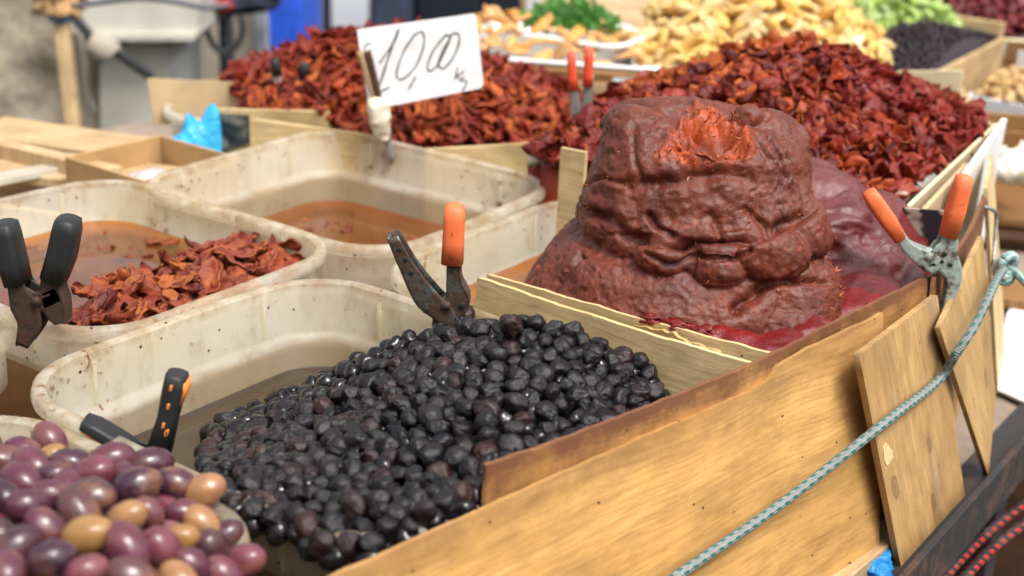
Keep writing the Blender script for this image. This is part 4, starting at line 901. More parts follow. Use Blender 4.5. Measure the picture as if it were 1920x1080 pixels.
# ------------------------------------------------------------------ spring clamps
def strap(pts, hw, hd, dax, n=12, e=4., samples=None):
    """flat bar along pts: half width hw (list) across, half depth hd along dax"""
    P = spline(pts, samples) if samples else [np.asarray(p, float) for p in pts]; k = len(P)
    hw = np.interp(np.linspace(0, 1, k), np.linspace(0, 1, len(hw)), hw); hd = np.interp(np.linspace(0, 1, k), np.linspace(0, 1, len(hd)), hd); S_ = []
    for i, p in enumerate(P):
        t = norm(P[min(i+1, k-1)]-P[max(i-1, 0)]); r = norm(np.cross(t, dax)); S_.append((p, r, norm(np.cross(r, t)), hw[i], hd[i], e))
    return loft(S_, n)
def disc(c, ax, r, h, n=16):
    ax = norm(ax); a = norm(np.cross(ax, UZ if abs(ax[2]) < .9 else np.array([1., 0, 0]))); b = np.cross(ax, a)
    return loft([(c-ax*h, a, b, r*.85, r*.85), (c-ax*h*.8, a, b, r, r), (c+ax*h*.8, a, b, r, r), (c+ax*h, a, b, r*.85, r*.85)], n)
def clamp(label, y, levers, sleeves, pivot, metal, group='spring clamps', depth=.0085, dax=(0, 1., 0), spring=True, coils=4, slots=()):
    """levers: (pixels, half widths px); sleeves: (pixels, half widths px, material)"""
    dax = norm(dax); c = aty(*pivot, y); m1 = pxs(np.linalg.norm(c-CP)); t = empty('spring_clamp', c, label, 'clamp', group)
    W = lambda q: c+(aty(q[0], q[1], y)-c)+dax*0
    for k, (pp, hw) in enumerate(levers):
        for sd in (-1, 1):      # two side plates and the web between them make a channel
            v, f, uv = strap([W(q)+dax*sd*depth*(.8 if k == 0 else .66) for q in pp], [h*m1 for h in hw], [.0011], dax, 10, 6., 26)
            m = MB() if sd == -1 else m; m.add(v, f, uv)
        off = [np.array(q, float) for q in pp]; side = 1 if (off[0][0] < pivot[0]) else -1
        v, f, uv = strap([W(q-np.array([side*h*.85, 0])) for q, h in zip(off, np.interp(np.linspace(0, 1, len(off)), np.linspace(0, 1, len(hw)), hw))], [.0012], [depth*.8], dax, 10, 6., 26); m.add(v, f, uv)
        lv = m.build('lever', M[metal], t)
        if k < len(slots):
            for (sx, sy, sr) in slots[k]:
                m = MB(); v, f, uv = disc(W((sx, sy))-dax*depth*.86, dax, sr*m1, .0009, 10); m.add(v, f, uv); m.build('slot', M['rub_black'], lv)
    for pp, hw, mat in sleeves:
        P = [W(q) for q in pp]; tip = P[0]+norm(P[0]-P[1])*hw[0]*m1*.25
        v, f, uv = strap([tip]+P, [hw[0]*m1*.55]+[h*m1 for h in hw], [depth*.75, depth*1.18, depth*1.2, depth*1.2], dax, 20, 3.6, None); m = MB(); m.add(v, f, uv); m.build('handle_sleeve', M[mat], t)
    m = MB(); v, f, uv = disc(c, dax, .0042, depth*1.15); m.add(v, f, uv); m.build('pivot_pin', M[metal], t)
    if spring:
        pts = [c+dax*(depth*.55*(i/40-.5)*2)+np.array([math.cos(i/40*coils*6.283), 0, math.sin(i/40*coils*6.283)])*.0062 for i in range(41)]
        m = MB(); v, f, uv = tube(pts, .0011, 6); m.add(v, f, uv); m.build('spring', M[metal], t)
    return t
clamp('greasy spring clamp with one orange handle and one bare steel handle', at(836, 600, 1.0)[1]-.006,
      [([(738, 440), (765, 495), (800, 552), (838, 590), (842, 640)], [11, 15, 24, 20, 8]), ([(852, 470), (852, 520), (858, 560), (832, 600), (818, 636)], [13, 14, 25, 22, 8])],
      [([(853, 388), (852, 410), (850, 450), (848, 490)], [18, 20, 20, 21], 'rub_orange')], (838, 566), 'steel_greasy', depth=.0105,
      slots=(((750, 462, 5), (762, 480, 5), (773, 505, 5), (800, 575, 6)), ((868, 566, 6),)))
clamp('black-handled spring clamp with a rusty body on the tub rim', at(75, 625, 1.0)[1]-.006,
      [([(30, 500), (38, 530), (52, 565), (62, 600), (48, 640)], [14, 16, 26, 22, 12]), ([(105, 500), (100, 530), (104, 562), (112, 585), (118, 600)], [16, 18, 24, 18, 10]), ([(45, 545), (75, 560), (115, 545)], [18, 20, 18])],
      [([(8, 420), (12, 440), (24, 490), (34, 528)], [20, 22, 22, 20], 'rub_black'), ([(128, 412), (126, 430), (116, 480), (102, 520)], [20, 23, 24, 22], 'rub_black')], (76, 556), 'steel_black', depth=.012, spring=False)
clamp('orange-handled spring clamp with chipped green jaws on the plywood edge', at(1757, 520, 1.03)[1]-.002,
      [([(1680, 430), (1700, 460), (1728, 480), (1748, 490), (1738, 505)], [9, 10, 17, 15, 8]), ([(1779, 432), (1776, 455), (1768, 478), (1786, 515), (1776, 560), (1760, 588)], [13, 17, 26, 15, 8, 2])],
      [([(1630, 362), (1640, 378), (1664, 412), (1686, 445)], [13, 15, 15, 12], 'rub_orange'), ([(1808, 332), (1803, 352), (1791, 395), (1778, 442)], [14, 15, 17, 15], 'rub_orange')], (1741, 478), 'steel_green', depth=.008, slots=((), ((1768, 472, 4), (1762, 486, 4), (1778, 492, 4))))
clamp('black clamp with orange inlays lying in the olives', at(320, 850, .985)[1],
      [([(330, 740), (318, 790), (305, 830), (300, 860), (310, 880)], [8, 9, 14, 18, 10]), ([(215, 815), (245, 835), (275, 850), (300, 862), (320, 875)], [6, 8, 10, 12, 8])],
      [([(332, 702), (328, 725), (316, 780), (300, 838)], [19, 20, 18, 22], 'rub_black'), ([(158, 790), (180, 800), (220, 824), (268, 852)], [11, 13, 14, 10], 'rub_black')], (300, 852), 'rub_black', depth=.009, spring=False)
cl = [o for o in COL.objects if o.get('label', '').startswith('black clamp with orange')][0]
yk = at(320, 850, .985)[1]; cK = np.array(cl.location)
for pp, hw in (([(158, 800), (182, 814), (222, 838), (262, 858)], [6, 8, 8, 3]), ([(350, 712), (350, 728), (342, 752)], [4, 6, 3])):
    v, f, uv = strap([aty(*q, yk) for q in pp], [h*pxs(.9) for h in hw], [.0085], np.array([0, 1., 0]), 12, 3.); m = MB(); m.add(v, f, uv); m.build('inlay', M['rub_orange2'], cl)
for q in ((327, 716), (322, 750), (313, 785), (318, 800), (320, 798)):
    v, f = box_vf(aty(*q, yk)-np.array([0, .0106, 0]), np.array([1., 0, 0]), np.array([0, 1., 0]), norm((.25, 0, 1)), (.0011, .0006, .0024), .0003); m = MB(); m.add(v, f); m.build('inlay', M['rub_orange2'], cl)
yr = at(1085, 260, 1.02)[1]-.02
clamp('red-handled clamp standing between the two tomato heaps', yr,
      [([(1074, 150), (1078, 190), (1082, 225), (1092, 260)], [7, 9, 11, 6]), ([(1105, 140), (1102, 180), (1098, 225), (1092, 265)], [8, 9, 11, 6])],
      [([(1072, 100), (1072, 120), (1073, 145), (1076, 167)], [7, 8, 9, 10], 'rub_red'), ([(1104, 92), (1104, 112), (1103, 140), (1102, 160)], [8, 8, 9, 10], 'rub_red')], (1090, 232), 'steel_grey', depth=.008)
yb = 1.90
clamp('clamp with two black handle ends poking out of the dried tomatoes', yb, [([(515, 135), (530, 165), (545, 190)], [7, 9, 9]), ([(572, 135), (562, 165), (550, 190)], [7, 9, 9])],
      [([(514, 113), (516, 122), (520, 140)], [8, 9, 9], 'rub_black'), ([(571, 120), (571, 130), (570, 152)], [9, 9, 9], 'rub_black')], (548, 180), 'steel_grey', depth=.007, spring=False)

# ------------------------------------------------------------------ price sign
ys = 1.735
sg = empty('price_sign', aty(700, 230, ys), 'white handwritten price card reading 10,00 kg over the dried tomatoes', 'sign')
corn = [(669, 56), (884, 27), (891, 33), (905, 160), (900, 166), (742, 197), (692, 206)]; fr = [aty(*q, ys+.0) for q in corn]; bk = [p+np.array([.0008, .004, 0]) for p in fr]; n_ = len(fr)
M['sign_card'] = plain('white_price_card', (.80, .81, .83), .45, .03, 20)
g = G('soiled_white_card'); c_ = g.co(); g.surf(g.bsdf(Base_Color=g.mix(g.math('MULTIPLY', g.ramp(g.noise(c_, 26, 4), [(.55, 0.), (.75, 1.)]), .5), (.88, .89, .91), (.60, .52, .40)), Roughness=.4)); M['sign_card'] = g.m
mk('card', fr+bk, [list(range(n_))[::-1], [n_+i for i in range(n_)]]+[[i, (i+1) % n_, n_+(i+1) % n_, n_+i] for i in range(n_)], M['sign_card'], sg, smooth=False)
M['ink'] = plain('dark_green_ink', (.028, .05, .055), .5, .15, 200)
def stroke(pts, w, name='ink_stroke'):
    P = np.array(spline([np.array([640+x/3, y/3, 0]) for x, y in pts], 6*len(pts)))[:, :2]; m = MB(); n = len(P); v = []; f = []
    for i, p in enumerate(P):
        t = P[min(i+1, n-1)]-P[max(i-1, 0)]; t /= np.linalg.norm(t)+1e-9; nn = np.array([-t[1], t[0]]); ww = w*(.75+.4*abs(math.sin(i*.35+pts[0][0])))
        v += [aty(*(p+nn*ww), ys-.0006), aty(*(p-nn*ww), ys-.0006)]
    for i in range(n-1): f.append([2*i, 2*i+1, 2*i+3, 2*i+2])
    mk(name, v, f, M['ink'], sg, smooth=False)
for pts, w in (([(322, 165), (285, 260), (250, 370), (215, 480)], 1.7), ([(322, 165), (300, 230), (215, 356)], 1.3), ([(222, 515), (245, 505), (270, 490)], 1.5),
               ([(412, 195), (345, 300), (310, 420), (345, 445), (420, 370), (465, 250), (455, 180), (408, 198)], 1.4), ([(418, 430), (400, 465), (378, 505)], 1.4),
               ([(592, 193), (520, 280), (485, 370), (500, 400), (545, 360), (590, 270), (610, 210), (585, 195)], 1.4), ([(612, 213), (570, 290), (545, 360), (575, 385), (625, 330), (660, 250), (660, 195), (625, 190), (608, 218)], 1.4),
               ([(655, 380), (647, 412), (640, 447)], 1.2), ([(690, 398), (668, 416), (650, 430), (665, 440)], 1.2), ([(690, 430), (668, 452), (700, 455), (703, 475), (680, 512)], 1.2), ([(165, 245), (142, 248), (126, 282)], 1.0)):
    stroke(pts, w)
# the taped clothes-peg that holds it
hd = empty('sign_holder', aty(725, 262, ys-.01), 'wooden peg wrapped in cream tape holding up the price card', 'peg')
m = MB(); m.add(*strap([aty(q[0], q[1], ys-.012) for q in ((676, 96), (690, 140), (706, 190))], [.0045], [.006], np.array([0, 1., 0]), 10, 5., 12)[:2]); m.build('peg_half', M['plank'], hd)
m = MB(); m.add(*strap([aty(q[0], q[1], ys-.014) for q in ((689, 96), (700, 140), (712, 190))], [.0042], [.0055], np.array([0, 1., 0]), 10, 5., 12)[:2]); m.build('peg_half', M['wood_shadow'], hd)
m = MB(); v, f, uv = strap([aty(q[0], q[1], ys-.014) for q in ((704, 182), (708, 200), (713, 225), (718, 250), (722, 262))], [.008, .015, .0145, .010, .006], [.008, .013, .013, .009, .005], np.array([0, 1., 0]), 18, 2.4, 26)
v = np.array(v); v += .0022*np.c_[fbm(v*90, 3, 1), fbm(v*90, 3, 2), fbm(v*90, 3, 3)]; m.add(v, f, uv); M['tape'] = plain('cream_tape', (.66, .60, .47), .4, .12, 60); m.build('tape_wrap', M['tape'], hd)
m = MB(); v, f, uv = strap([aty(q[0], q[1], ys-.012) for q in ((724, 250), (730, 275), (734, 300))], [.005, .004], [.005], np.array([0, 1., 0]), 10, 4., 8); m.add(v, f, uv); m.build('stem', M['steel_grey'], hd)

# ------------------------------------------------------------------ boxes and boards round the two heaps
def slab(name, quad, th, mat, label=None, cat='board', group=None, parent=None, nu=10, nv=4, foot=None):
    """flat sheet from four world points: top start, top end, bottom end, bottom start"""
    a, b, c, d = quad
    if foot is not None: c, d = np.array([c[0], c[1], foot]), np.array([d[0], d[1], foot])
    return board(name, [a, b], [d, c], th, mat, label, cat, group, out=np.array([0, -1., 0]), nu=nu, nv=nv, parent=parent, smooth=False)
Y = lambda y, *qs: [aty(*q, y) for q in qs]
slab('cardboard_flap', [aty(276, 147, 1.93), aty(452, 155, 1.98), aty(452, 232, 1.98), aty(288, 232, 1.93)], .004, M['cardboard'], 'tan cardboard flap standing in the whitish tub beside the tomato heap', 'cardboard')
slab('cardboard_flap', [aty(380, 150, 2.18), aty(520, 125, 2.14), aty(520, 190, 2.14), aty(380, 190, 2.18)], .004, M['cardboard'], 'tan cardboard flap at the back of the whitish tub', 'cardboard')
bw = [aty(384, 203, 1.84), aty(617, 208, 1.79), aty(622, 262, 1.79), aty(405, 300, 1.84)]
bb = slab('wooden_board', bw, .007, M['ply_pale'], 'pale wooden board with a dark picture pasted on it below the tomato heap', 'board', foot=.778)
g = G('dark_picture_print'); c_ = g.co(); g.surf(g.bsdf(Base_Color=g.ramp(g.noise(g.mapped(c_, scale=(1, 1, 2)), 26, 3, .5, .6), [(.42, (.025, .027, .03)), (.55, (.10, .10, .09)), (.7, (.33, .30, .24))]), Roughness=.35)); M['dark_print'] = g.m
v = [aty(395, 212, 1.831), aty(467, 216, 1.815), aty(470, 266, 1.815), aty(404, 288, 1.831)]; mk('pasted_picture', v, [[0, 1, 2, 3]], M['dark_print'], bb, smooth=False)
slab('wooden_board', [aty(470, 222, 1.80), aty(720, 256, 1.745), aty(720, 290, 1.745), aty(470, 285, 1.80)], .006, M['ply_pale'], 'pale wooden board running under the price sign', 'board', foot=.778)
slab('wooden_board', [aty(800, 279, 1.715), aty(990, 268, 1.685), aty(992, 312, 1.685), aty(800, 300, 1.715)], .006, M['ply_pale'], 'short pale board below the end of the left tomato heap', 'board', foot=.778)
slab('wooden_board', [aty(1054, 276, 1.46), aty(1100, 285, 1.44), aty(1090, 380, 1.44), aty(1046, 366, 1.46)], .005, M['ply_pale'], 'small upright pale board beside the tomato paste', 'board', foot=.778)
crumple(aty(365, 262, 1.80)-UZ*.07, (.034, .026, .11), M['bag_cyan'], 'plastic_bag', 'bright cyan plastic bag tucked beside the tub with the price sign', 'bag', 8, amp=.25)
crumple(aty(345, 278, 1.78), (.018, .016, .018), M['bag_cyan'], 'plastic_bag', 'small knotted end of cyan plastic bag above the cardboard box', 'bag', 9, amp=.25)
def open_box(c, ax, hx, hy, hz, th, mat, name, label, cat, group=None, sides=(1, 1, 1, 1), bottom=True):
    """open box; centre of its top, half sizes, height hz"""
    ay = np.array([-ax[1], ax[0], 0]); c = np.asarray(c, float); t = empty(name, c-UZ*hz, label, cat, group)
    for k, (d, e, w, l) in enumerate(((ax, ay, hx, hy), (-ax, ay, hx, hy), (ay, ax, hy, hx-th), (-ay, ax, hy, hx-th))):
        if sides[k]: vv, ff = box_vf(c+d*(w-th/2)-UZ*hz/2, d, e, UZ, (th/2, l-(.0 if k < 2 else .001), hz/2), min(.001, th*.2)); m = MB(); m.add(vv, ff, [(np.dot(p, e), p[2]) for p in vv]); m.build('side', mat, t, False)
    if bottom: vv, ff = box_vf(c-UZ*(hz-th/2+.001), ax, ay, UZ, (hx-th-.001, hy-th-.001, th/2)); m = MB(); m.add(vv, ff); m.build('bottom', mat, t, False)
    return t
cb = at(262, 300, .985); open_box(cb+AX*.02, BX, .075, .075, .205, .004, M['cardboard_brown'], 'cardboard_box', 'open brown cardboard box with white plastic inside beside the cyan bag', 'box')
M['film_white'] = film('clear_white_film', (.72, .70, .70), .25)
crumple(cb+AX*.01-UZ*.05, (.058, .052, .030), M['film_white'], 'plastic_wrap', 'crumpled whitish plastic film inside the brown cardboard box', 'wrap', 14, amp=.2)
# planks and a crate at the far left of the table
open_box(np.array([-.60, 1.72, .936]), norm((1, -.28, 0)), .20, .13, .158, .012, M['plank'], 'wooden_crate', 'wooden crate carrying the loose planks behind the left oil tub', 'crate')
lp = [at(-60, 300, .965), at(10, 282, .97), at(165, 318, .97)]
v, f = box_vf((at(20, 285, .96)+at(160, 318, .96))/2, norm(at(160, 318, .96)-at(20, 285, .96)), norm(np.cross(UZ, at(160, 318, .96)-at(20, 285, .96))), UZ, (.12, .012, .012), .002)
m = MB(); m.add(v, f, np.array(v)[:, :2]); o = m.build('wooden_batten', M['plank'], smooth=False); tag(o, 'wooden batten across the pale boards behind the left oil tub', 'batten')
q = at(40, 310, .945); v, f = box_vf(q, norm((1, -.25, 0)), norm((.25, 1, 0)), UZ, (.20, .055, .007), .002); m = MB(); m.add(v, f, np.array(v)[:, :2]); o = m.build('wooden_plank', M['plank'], smooth=False); tag(o, 'pale plank in front of the batten behind the left oil tub', 'plank')
q = at(95, 285, .945); v, f = box_vf(q+np.array([.0, .06, 0]), norm((1, -.35, 0)), norm((.35, 1, 0)), UZ, (.14, .05, .007), .002); m = MB(); m.add(v, f, np.array(v)[:, :2]); o = m.build('wooden_plank', M['plank'], smooth=False); tag(o, 'pale plank behind the batten at the foot of the stone wall', 'plank')
v, f = box_vf(at(30, 330, .955), norm(at(110, 312, .955)-at(0, 335, .955)), norm(np.cross(UZ, at(110, 312, .955)-at(0, 335, .955))), UZ, (.10, .014, .004), .001); m = MB(); m.add(v, f); o = m.build('plastic_strip', M['tub_clean'], smooth=False); tag(o, 'white plastic strip beside the rim of the left oil tub', 'strip')
v, f, uv = tube([aty(-40, 292, 2.1), aty(40, 276, 2.1), aty(70, 272, 2.1), aty(150, 267, 2.12), aty(225, 271, 2.14), aty(280, 268, 2.2)], .0045, 8, 40); m = MB(); m.add(v, f, uv); o = m.build('elastic_cord', M['cord_pale']); tag(o, 'thin pale teal cord stretched past the stone wall', 'cord')
# right-hand heap: card liners and the white board outside
slab('cardboard_liner', [at(1688, 400, 1.045), at(1868, 232, 1.065), at(1850, 300, 1.0), at(1690, 425, 1.0)], .004, M['cream_card'], 'cream cardboard liner along the edge of the cherry tomato heap', 'cardboard', foot=.95)
slab('cardboard_liner', [aty(1795, 195, 1.93), aty(1868, 238, 1.80), aty(1850, 290, 1.80), aty(1790, 260, 1.93)], .004, M['cream_card'], 'cream cardboard flap at the far corner of the cherry tomato heap', 'cardboard')
slab('cardboard_liner', [at(1720, 405, 1.045), at(1812, 306, 1.05), at(1806, 372, .99), at(1730, 440, .99)], .005, M['cardboard'], 'tan cardboard strip outside the cream liner', 'cardboard', foot=.778)
slab('cream_board', [aty(1682, 133, 2.06), aty(1806, 132, 2.02), aty(1800, 225, 2.02), aty(1690, 220, 2.06)], .006, M['cream_card'], 'upright cream board behind the cherry tomato heap', 'board', foot=.778)
slab('white_board', [at(1800, 338, 1.062), at(1884, 222, 1.075), at(1858, 330, .99), at(1805, 395, .99)], .006, M['white_plastic'], 'white plastic board leaning outside the cherry tomato tub', 'board', foot=.778)
pc = [at(1678, 388, 1.045), at(1795, 395, 1.045), at(1790, 470, 1.0), at(1690, 455, 1.0)]
pc = [aty(1672, 388, 1.33), aty(1796, 397, 1.30), aty(1792, 470, 1.30), aty(1690, 460, 1.33)]
g = G('black_and_beige_print'); c_ = g.co(); g.surf(g.bsdf(Base_Color=g.ramp(g.noise(g.mapped(c_, scale=(1, 1, 2.2)), 22, 2, .4, .5), [(.47, (.02, .022, .026)), (.53, (.42, .34, .26))]), Roughness=.4)); M['bw_print'] = g.m
slab('printed_card', pc, .003, M['bw_print'], 'black card with a beige print behind the orange-handled clamp', 'card', foot=.90)

# ------------------------------------------------------------------ second table with candied fruit behind
M['candy_yellow'] = food('candied_yellow_fruit', [(0, (.82, .52, .13)), (.5, (.86, .62, .24)), (.85, (.86, .68, .36)), (1, (.84, .46, .09))], None, rough=.4, bump=.25, sc=2., trans=.25)
M['candy_orange'] = food('candied_orange_peel', [(0, (.76, .36, .08)), (.5, (.78, .45, .16)), (1, (.80, .52, .25))], None, rough=.4, bump=.2, sc=2., trans=.25)
M['candy_green'] = food('candied_green_fruit', [(0, (.36, .52, .10)), (.5, (.46, .62, .20)), (1, (.55, .66, .30))], None, rough=.4, bump=.25, sc=2., trans=.25)
M['red_fruit'] = food('dried_red_fruit', [(0, (.07, .008, .010)), (.6, (.14, .016, .018)), (1, (.20, .03, .025))], None, rough=.4, bump=.3, sc=2.)
M['raisin'] = food('black_raisin', [(0, (.012, .010, .014)), (1, (.03, .02, .024))], None, rough=.4, bump=.3, sc=2.)
M['nut'] = food('walnut_kernel', [(0, (.42, .25, .09)), (.6, (.52, .34, .14)), (1, (.60, .42, .20))], (.30, .15, .05), .62, .55, None, .5, 2.)
M['garlic'] = food('pale_garlic', [(0, (.70, .62, .44)), (1, (.78, .74, .64))], None, rough=.5, bump=.15, sc=2.)
ft0 = at(900, 118, 1.0); ft1 = at(1290, 146, 1.0); fd = norm(ft1-ft0); fo = np.array([fd[1], -fd[0], 0])
ft = empty('fruit_table', np.array([*(ft0+fd*.5-fo*.5)[:2], 0]), 'wooden table of candied fruit trays standing behind the dried tomatoes', 'table')
v, f = box_vf(ft0+fd*.37-UZ*.12, fd, fo, UZ, (.39, .012, .12), .002); m = MB(); m.add(v, f, [(np.dot(p, fd), p[2]) for p in v]); m.build('front_board', M['plank_dark'], ft, False)
v, f = box_vf(ft0+fd*.25-UZ*.085+fo*.014, fd, fo, UZ, (.16, .002, .07), .001); m = MB(); m.add(v, f, [(np.dot(p, fd), p[2]) for p in v]); m.build('pale_panel', M['plank'], ft, False)
v, f = box_vf(ft0+fd*.40-fo*.62-UZ*.06, fd, fo, UZ, (.42, .605, .012), .002); m = MB(); m.add(v, f, [(np.dot(p, fd), np.dot(p, fo)) for p in v]); m.build('table_top', M['plank'], ft, False)
for a_ in (.02, .74):
    for b_ in (.05, 1.15):
        q = ft0+fd*a_-fo*b_; q[2] = .46; v, f = box_vf(q, fd, fo, UZ, (.03, .03, .46), .003); m = MB(); m.add(v, f); m.build('leg', M['plank_dark'], ft, False)
# picture card on its front
q = [on_plane(x, y, ft0+fo*.018, fo) for x, y in ((1149, 146), (1262, 150), (1262, 214), (1140, 212))]; q2 = [p_-fo*.0015 for p_ in q]
g = G('white_card_with_flower_print'); c_ = g.co(); vv_ = g.vor(c_, 24)
colr = g.mix(g.ramp(g.noise(c_, 17, 2), [(.52, 0.), (.6, 1.)]), (.72, .72, .74), (.45, .60, .62)); colr = g.mix(g.ramp(vv_, [(.16, 1.), (.24, 0.)]), colr, (.72, .25, .36)); g.surf(g.bsdf(Base_Color=colr, Roughness=.4)); M['flower_card'] = g.m
o = mk('picture_card', q+q2, [[0, 1, 2, 3][::-1], [4, 5, 6, 7], [0, 1, 5, 4], [1, 2, 6, 5], [2, 3, 7, 6], [3, 0, 4, 7]], M['flower_card'], smooth=False); tag(o, 'white card with a pink flower print on the fruit table front', 'card')
def tray(c, ax, hx, hy, hz, label, mat='white_plastic', flare=.02, r=.03, group='white fruit trays'):
    """shallow flared tray with a turned rim"""
    ay = np.array([-ax[1], ax[0], 0]); t = empty('fruit_tray', np.asarray(c)-UZ*hz, label, 'tray', group); R = []
    for o_, z in ((-flare, -hz), (-.004, -.006), (.008, -.008), (.009, -.001), (.004, 0), (-.005, -.003), (-flare-.004, -hz+.004)):
        P = rrect(hx+o_, hy+o_, r+o_ if r+o_ > .004 else .004, 6, 4); R.append(np.asarray(c)+np.outer(P[:, 0], ax)+np.outer(P[:, 1], ay)+UZ*z)
    n = len(R[0]); f = [[k*n+i, k*n+(i+1) % n, (k+1)*n+(i+1) % n, (k+1)*n+i] for k in range(len(R)-1) for i in range(n)]+[[i for i in range(n)][::-1], [(len(R)-1)*n+i for i in range(n)]]
    mk('tray_shell', np.vstack(R), f, M[mat], t); return t
zt = ft0[2]-.048
cO = ft0+fd*.12-fo*.16; cO[2] = zt+.055; tray(cO, fd, .20, .13, .055, 'white tray of candied orange peel behind the price card')
cG = at(1068, 52, 1.03); tray(cG, norm(fd+fo*.35), .13, .09, .07, 'white tray of green herbs at the back of the fruit table')
cY = ft0+fd*.455-fo*.26; cY[2] = zt+.055; tray(cY, fd, .205, .22, .055, 'large white tray under the heap of yellow candied fruit')
hO2 = rbf([cO+fd*a_-fo*b_+UZ*z_ for a_, b_, z_ in ((-.2, 0, .0), (.2, 0, -.01), (0, .12, 0), (0, -.12, -.01), (-.05, 0, .035), (-.13, 0.02, .03), (.08, 0, .02), (-.2, -.1, 0), (.2, .1, 0))])
pO2 = [cO+fd*a_-fo*b_ for a_, b_ in ((-.18, -.11), (.16, -.11), (.16, .10), (-.18, .10))]
SL = [strip_piece(k+80, 1., .42, .16, 9, 6, 1.1, 1.2, .08) for k in range(5)]; rs = np.random.RandomState(33)
def with_mat(ms, mat):
    out = []
    for m_ in ms: c_ = m_.copy(); c_.materials.clear(); c_.materials.append(M[mat]); out.append(c_)
    return out
heap(hO2, pO2, .030, .026, with_mat(SL, 'candy_orange'), 'candied_orange_peel', 'translucent orange strip of candied peel in the tray behind the price card', 'candied peel', 'candied orange peel strips', rs, .6, .004, 300, None)
yb_ = cY; hY = rbf([yb_+fd*a_*.8-fo*b_+UZ*z_ for a_, b_, z_ in ((0, .02, .155), (-.08, 0, .13), (.08, .0, .135), (-.17, 0, .07), (.18, 0, .07), (-.24, 0, .015), (.25, 0, .01), (0, .21, .01), (0, -.12, .075), (0, -.20, .01), (-.2, -.17, .005), (.2, -.17, .005), (-.2, .17, .02), (.2, .17, .02), (-.22, .06, .05))])
pY = [yb_+fd*a_*.8-fo*b_ for a_, b_ in ((-.245, -.12), (-.2, -.2), (.2, -.2), (.245, -.12), (.245, .15), (-.245, .15))]
SY = [strip_piece(k+90, 1., .5, .30, 11, 9, 1.6, 1.2, .06) for k in range(6)]
heap(hY, pY, .0245, .0265, with_mat(SY, 'candy_yellow'), 'candied_yellow_fruit', 'chunky yellow piece of candied fruit in the heap on the back table', 'candied fruit', 'yellow candied fruit in the big heap', rs, .7, .004, 300, SY[:3], M['candy_yellow'], corez=.035)
cGr = at(1640, 62, 1.0); cGr = cGr+UZ*.01; tray(cGr, fd, .15, .13, .05, 'white tray under the pale green candied fruit')
hG = rbf([cGr+fd*a_-fo*b_+UZ*z_ for a_, b_, z_ in ((0, 0, .11), (-.07, 0, .09), (.07, 0, .085), (-.14, 0, .02), (.14, 0, .01), (0, .12, .01), (0, -.12, .01), (-.12, -.1, 0), (.12, -.1, 0), (.12, .1, 0), (-.12, .1, .01))])
pG = [cGr+fd*a_-fo*b_ for a_, b_ in ((-.14, -.12), (.14, -.12), (.14, .1), (-.14, .1))]
heap(hG, pG, .026, .026, with_mat(SY, 'candy_green'), 'candied_green_fruit', 'pale green piece of candied fruit in the back heap', 'candied fruit', 'green candied fruit', rs, .7, .004, 300, SY[:3], M['candy_green'], corez=.03)
# green herbs: uncountable leaves
g = G('herb_leaf'); g.surf(g.mixsh(.3, g.bsdf(Base_Color=g.ramp(g.noise(g.co(), 30, 3), [(.3, (.04, .16, .03)), (.7, (.15, .34, .09))]), Roughness=.45), g.n('BsdfTranslucent', Color=(.12, .4, .05)))); M['herb'] = g.m
m = MB()
for k in range(900):
    a_ = rs.rand()*6.28; r_ = math.sqrt(rs.rand()); p_ = cG+fd*.085*r_*math.cos(a_)-fo*(.01+.06*r_*math.sin(a_))+UZ*(.045*(1-r_*r_)*rs.rand()+.004); d_ = norm(rs.randn(3)+UZ*.5); w_ = norm(np.cross(d_, rs.randn(3))); l_ = .012+.012*rs.rand()
    m.add([p_, p_+d_*l_*.5+w_*l_*.28, p_+d_*l_, p_+d_*l_*.5-w_*l_*.28], [[0, 1, 2, 3]])
o = m.build('herb_leaves', M['herb'], smooth=False); tag(o, 'loose green herb leaves filling the back white tray', 'herbs', kind='stuff')
slab('cream_board', [aty(1120, 30, 2.62), aty(1150, 22, 2.55), aty(1152, 112, 2.5), aty(1122, 105, 2.56)], .008, M['cream_card'], 'upright cream block between the herb tray and the yellow fruit', 'board')
# the box of raisins and the red heap, further along
rA, rB, rC, rD = at(1600, 118, 1.0), at(1730, 142, 1.0), at(1868, 72, 1.0), at(1750, 55, 1.0)
hR = rbf([(*((rA+rB+rC+rD)/4)[:2], 1.05), (*rA[:2], 1.004), (*rB[:2], 1.004), (*rC[:2], 1.004), (*rD[:2], 1.004)]); pR = [rA, rB, rC, rD]
it = []; SR = [mesh_of('t', *((lambda a: (a[0]*[1, .8, .6], a[1]))(ico(1))))]
for x, y, z in scatter(pR, .009, rs, hR, 12000): it.append((0, (x, y, z), rrot(rs), .0065))
jo = joined('raisins', SR, it, M['raisin'], 'black raisins filling a box beyond the cherry tomatoes', 'raisins'); core('packed_core', hR, pR, .005, M['raisin'], jo)
rb = empty('raisin_box', (rA+rC)/2-UZ*.1, 'wooden box of black raisins beyond the cherry tomato heap', 'box')
for k, (p0, p1, mt, h_) in enumerate(((rB, rC, 'plank', .001), (rC, rD, 'ply_pale', .03), (rD, rA, 'plank', .006), (rA, rB, 'plank', .0))):
    dd = norm((p1-p0)*[1, 1, 0]); nn_ = np.array([dd[1], -dd[0], 0]); c_ = (p0+p1)/2; c_ = np.array([*c_[:2], 1.0]); l_ = np.linalg.norm((p1-p0)[:2])/2
    v, f = box_vf(c_+nn_*.010-UZ*(.062-h_/2), dd, nn_, UZ, (l_+.008, .005, .062+h_/2), .001); m = MB(); m.add(v, f, [(np.dot(p, dd), p[2]) for p in v]); m.build('side', M[mt], rb, False)
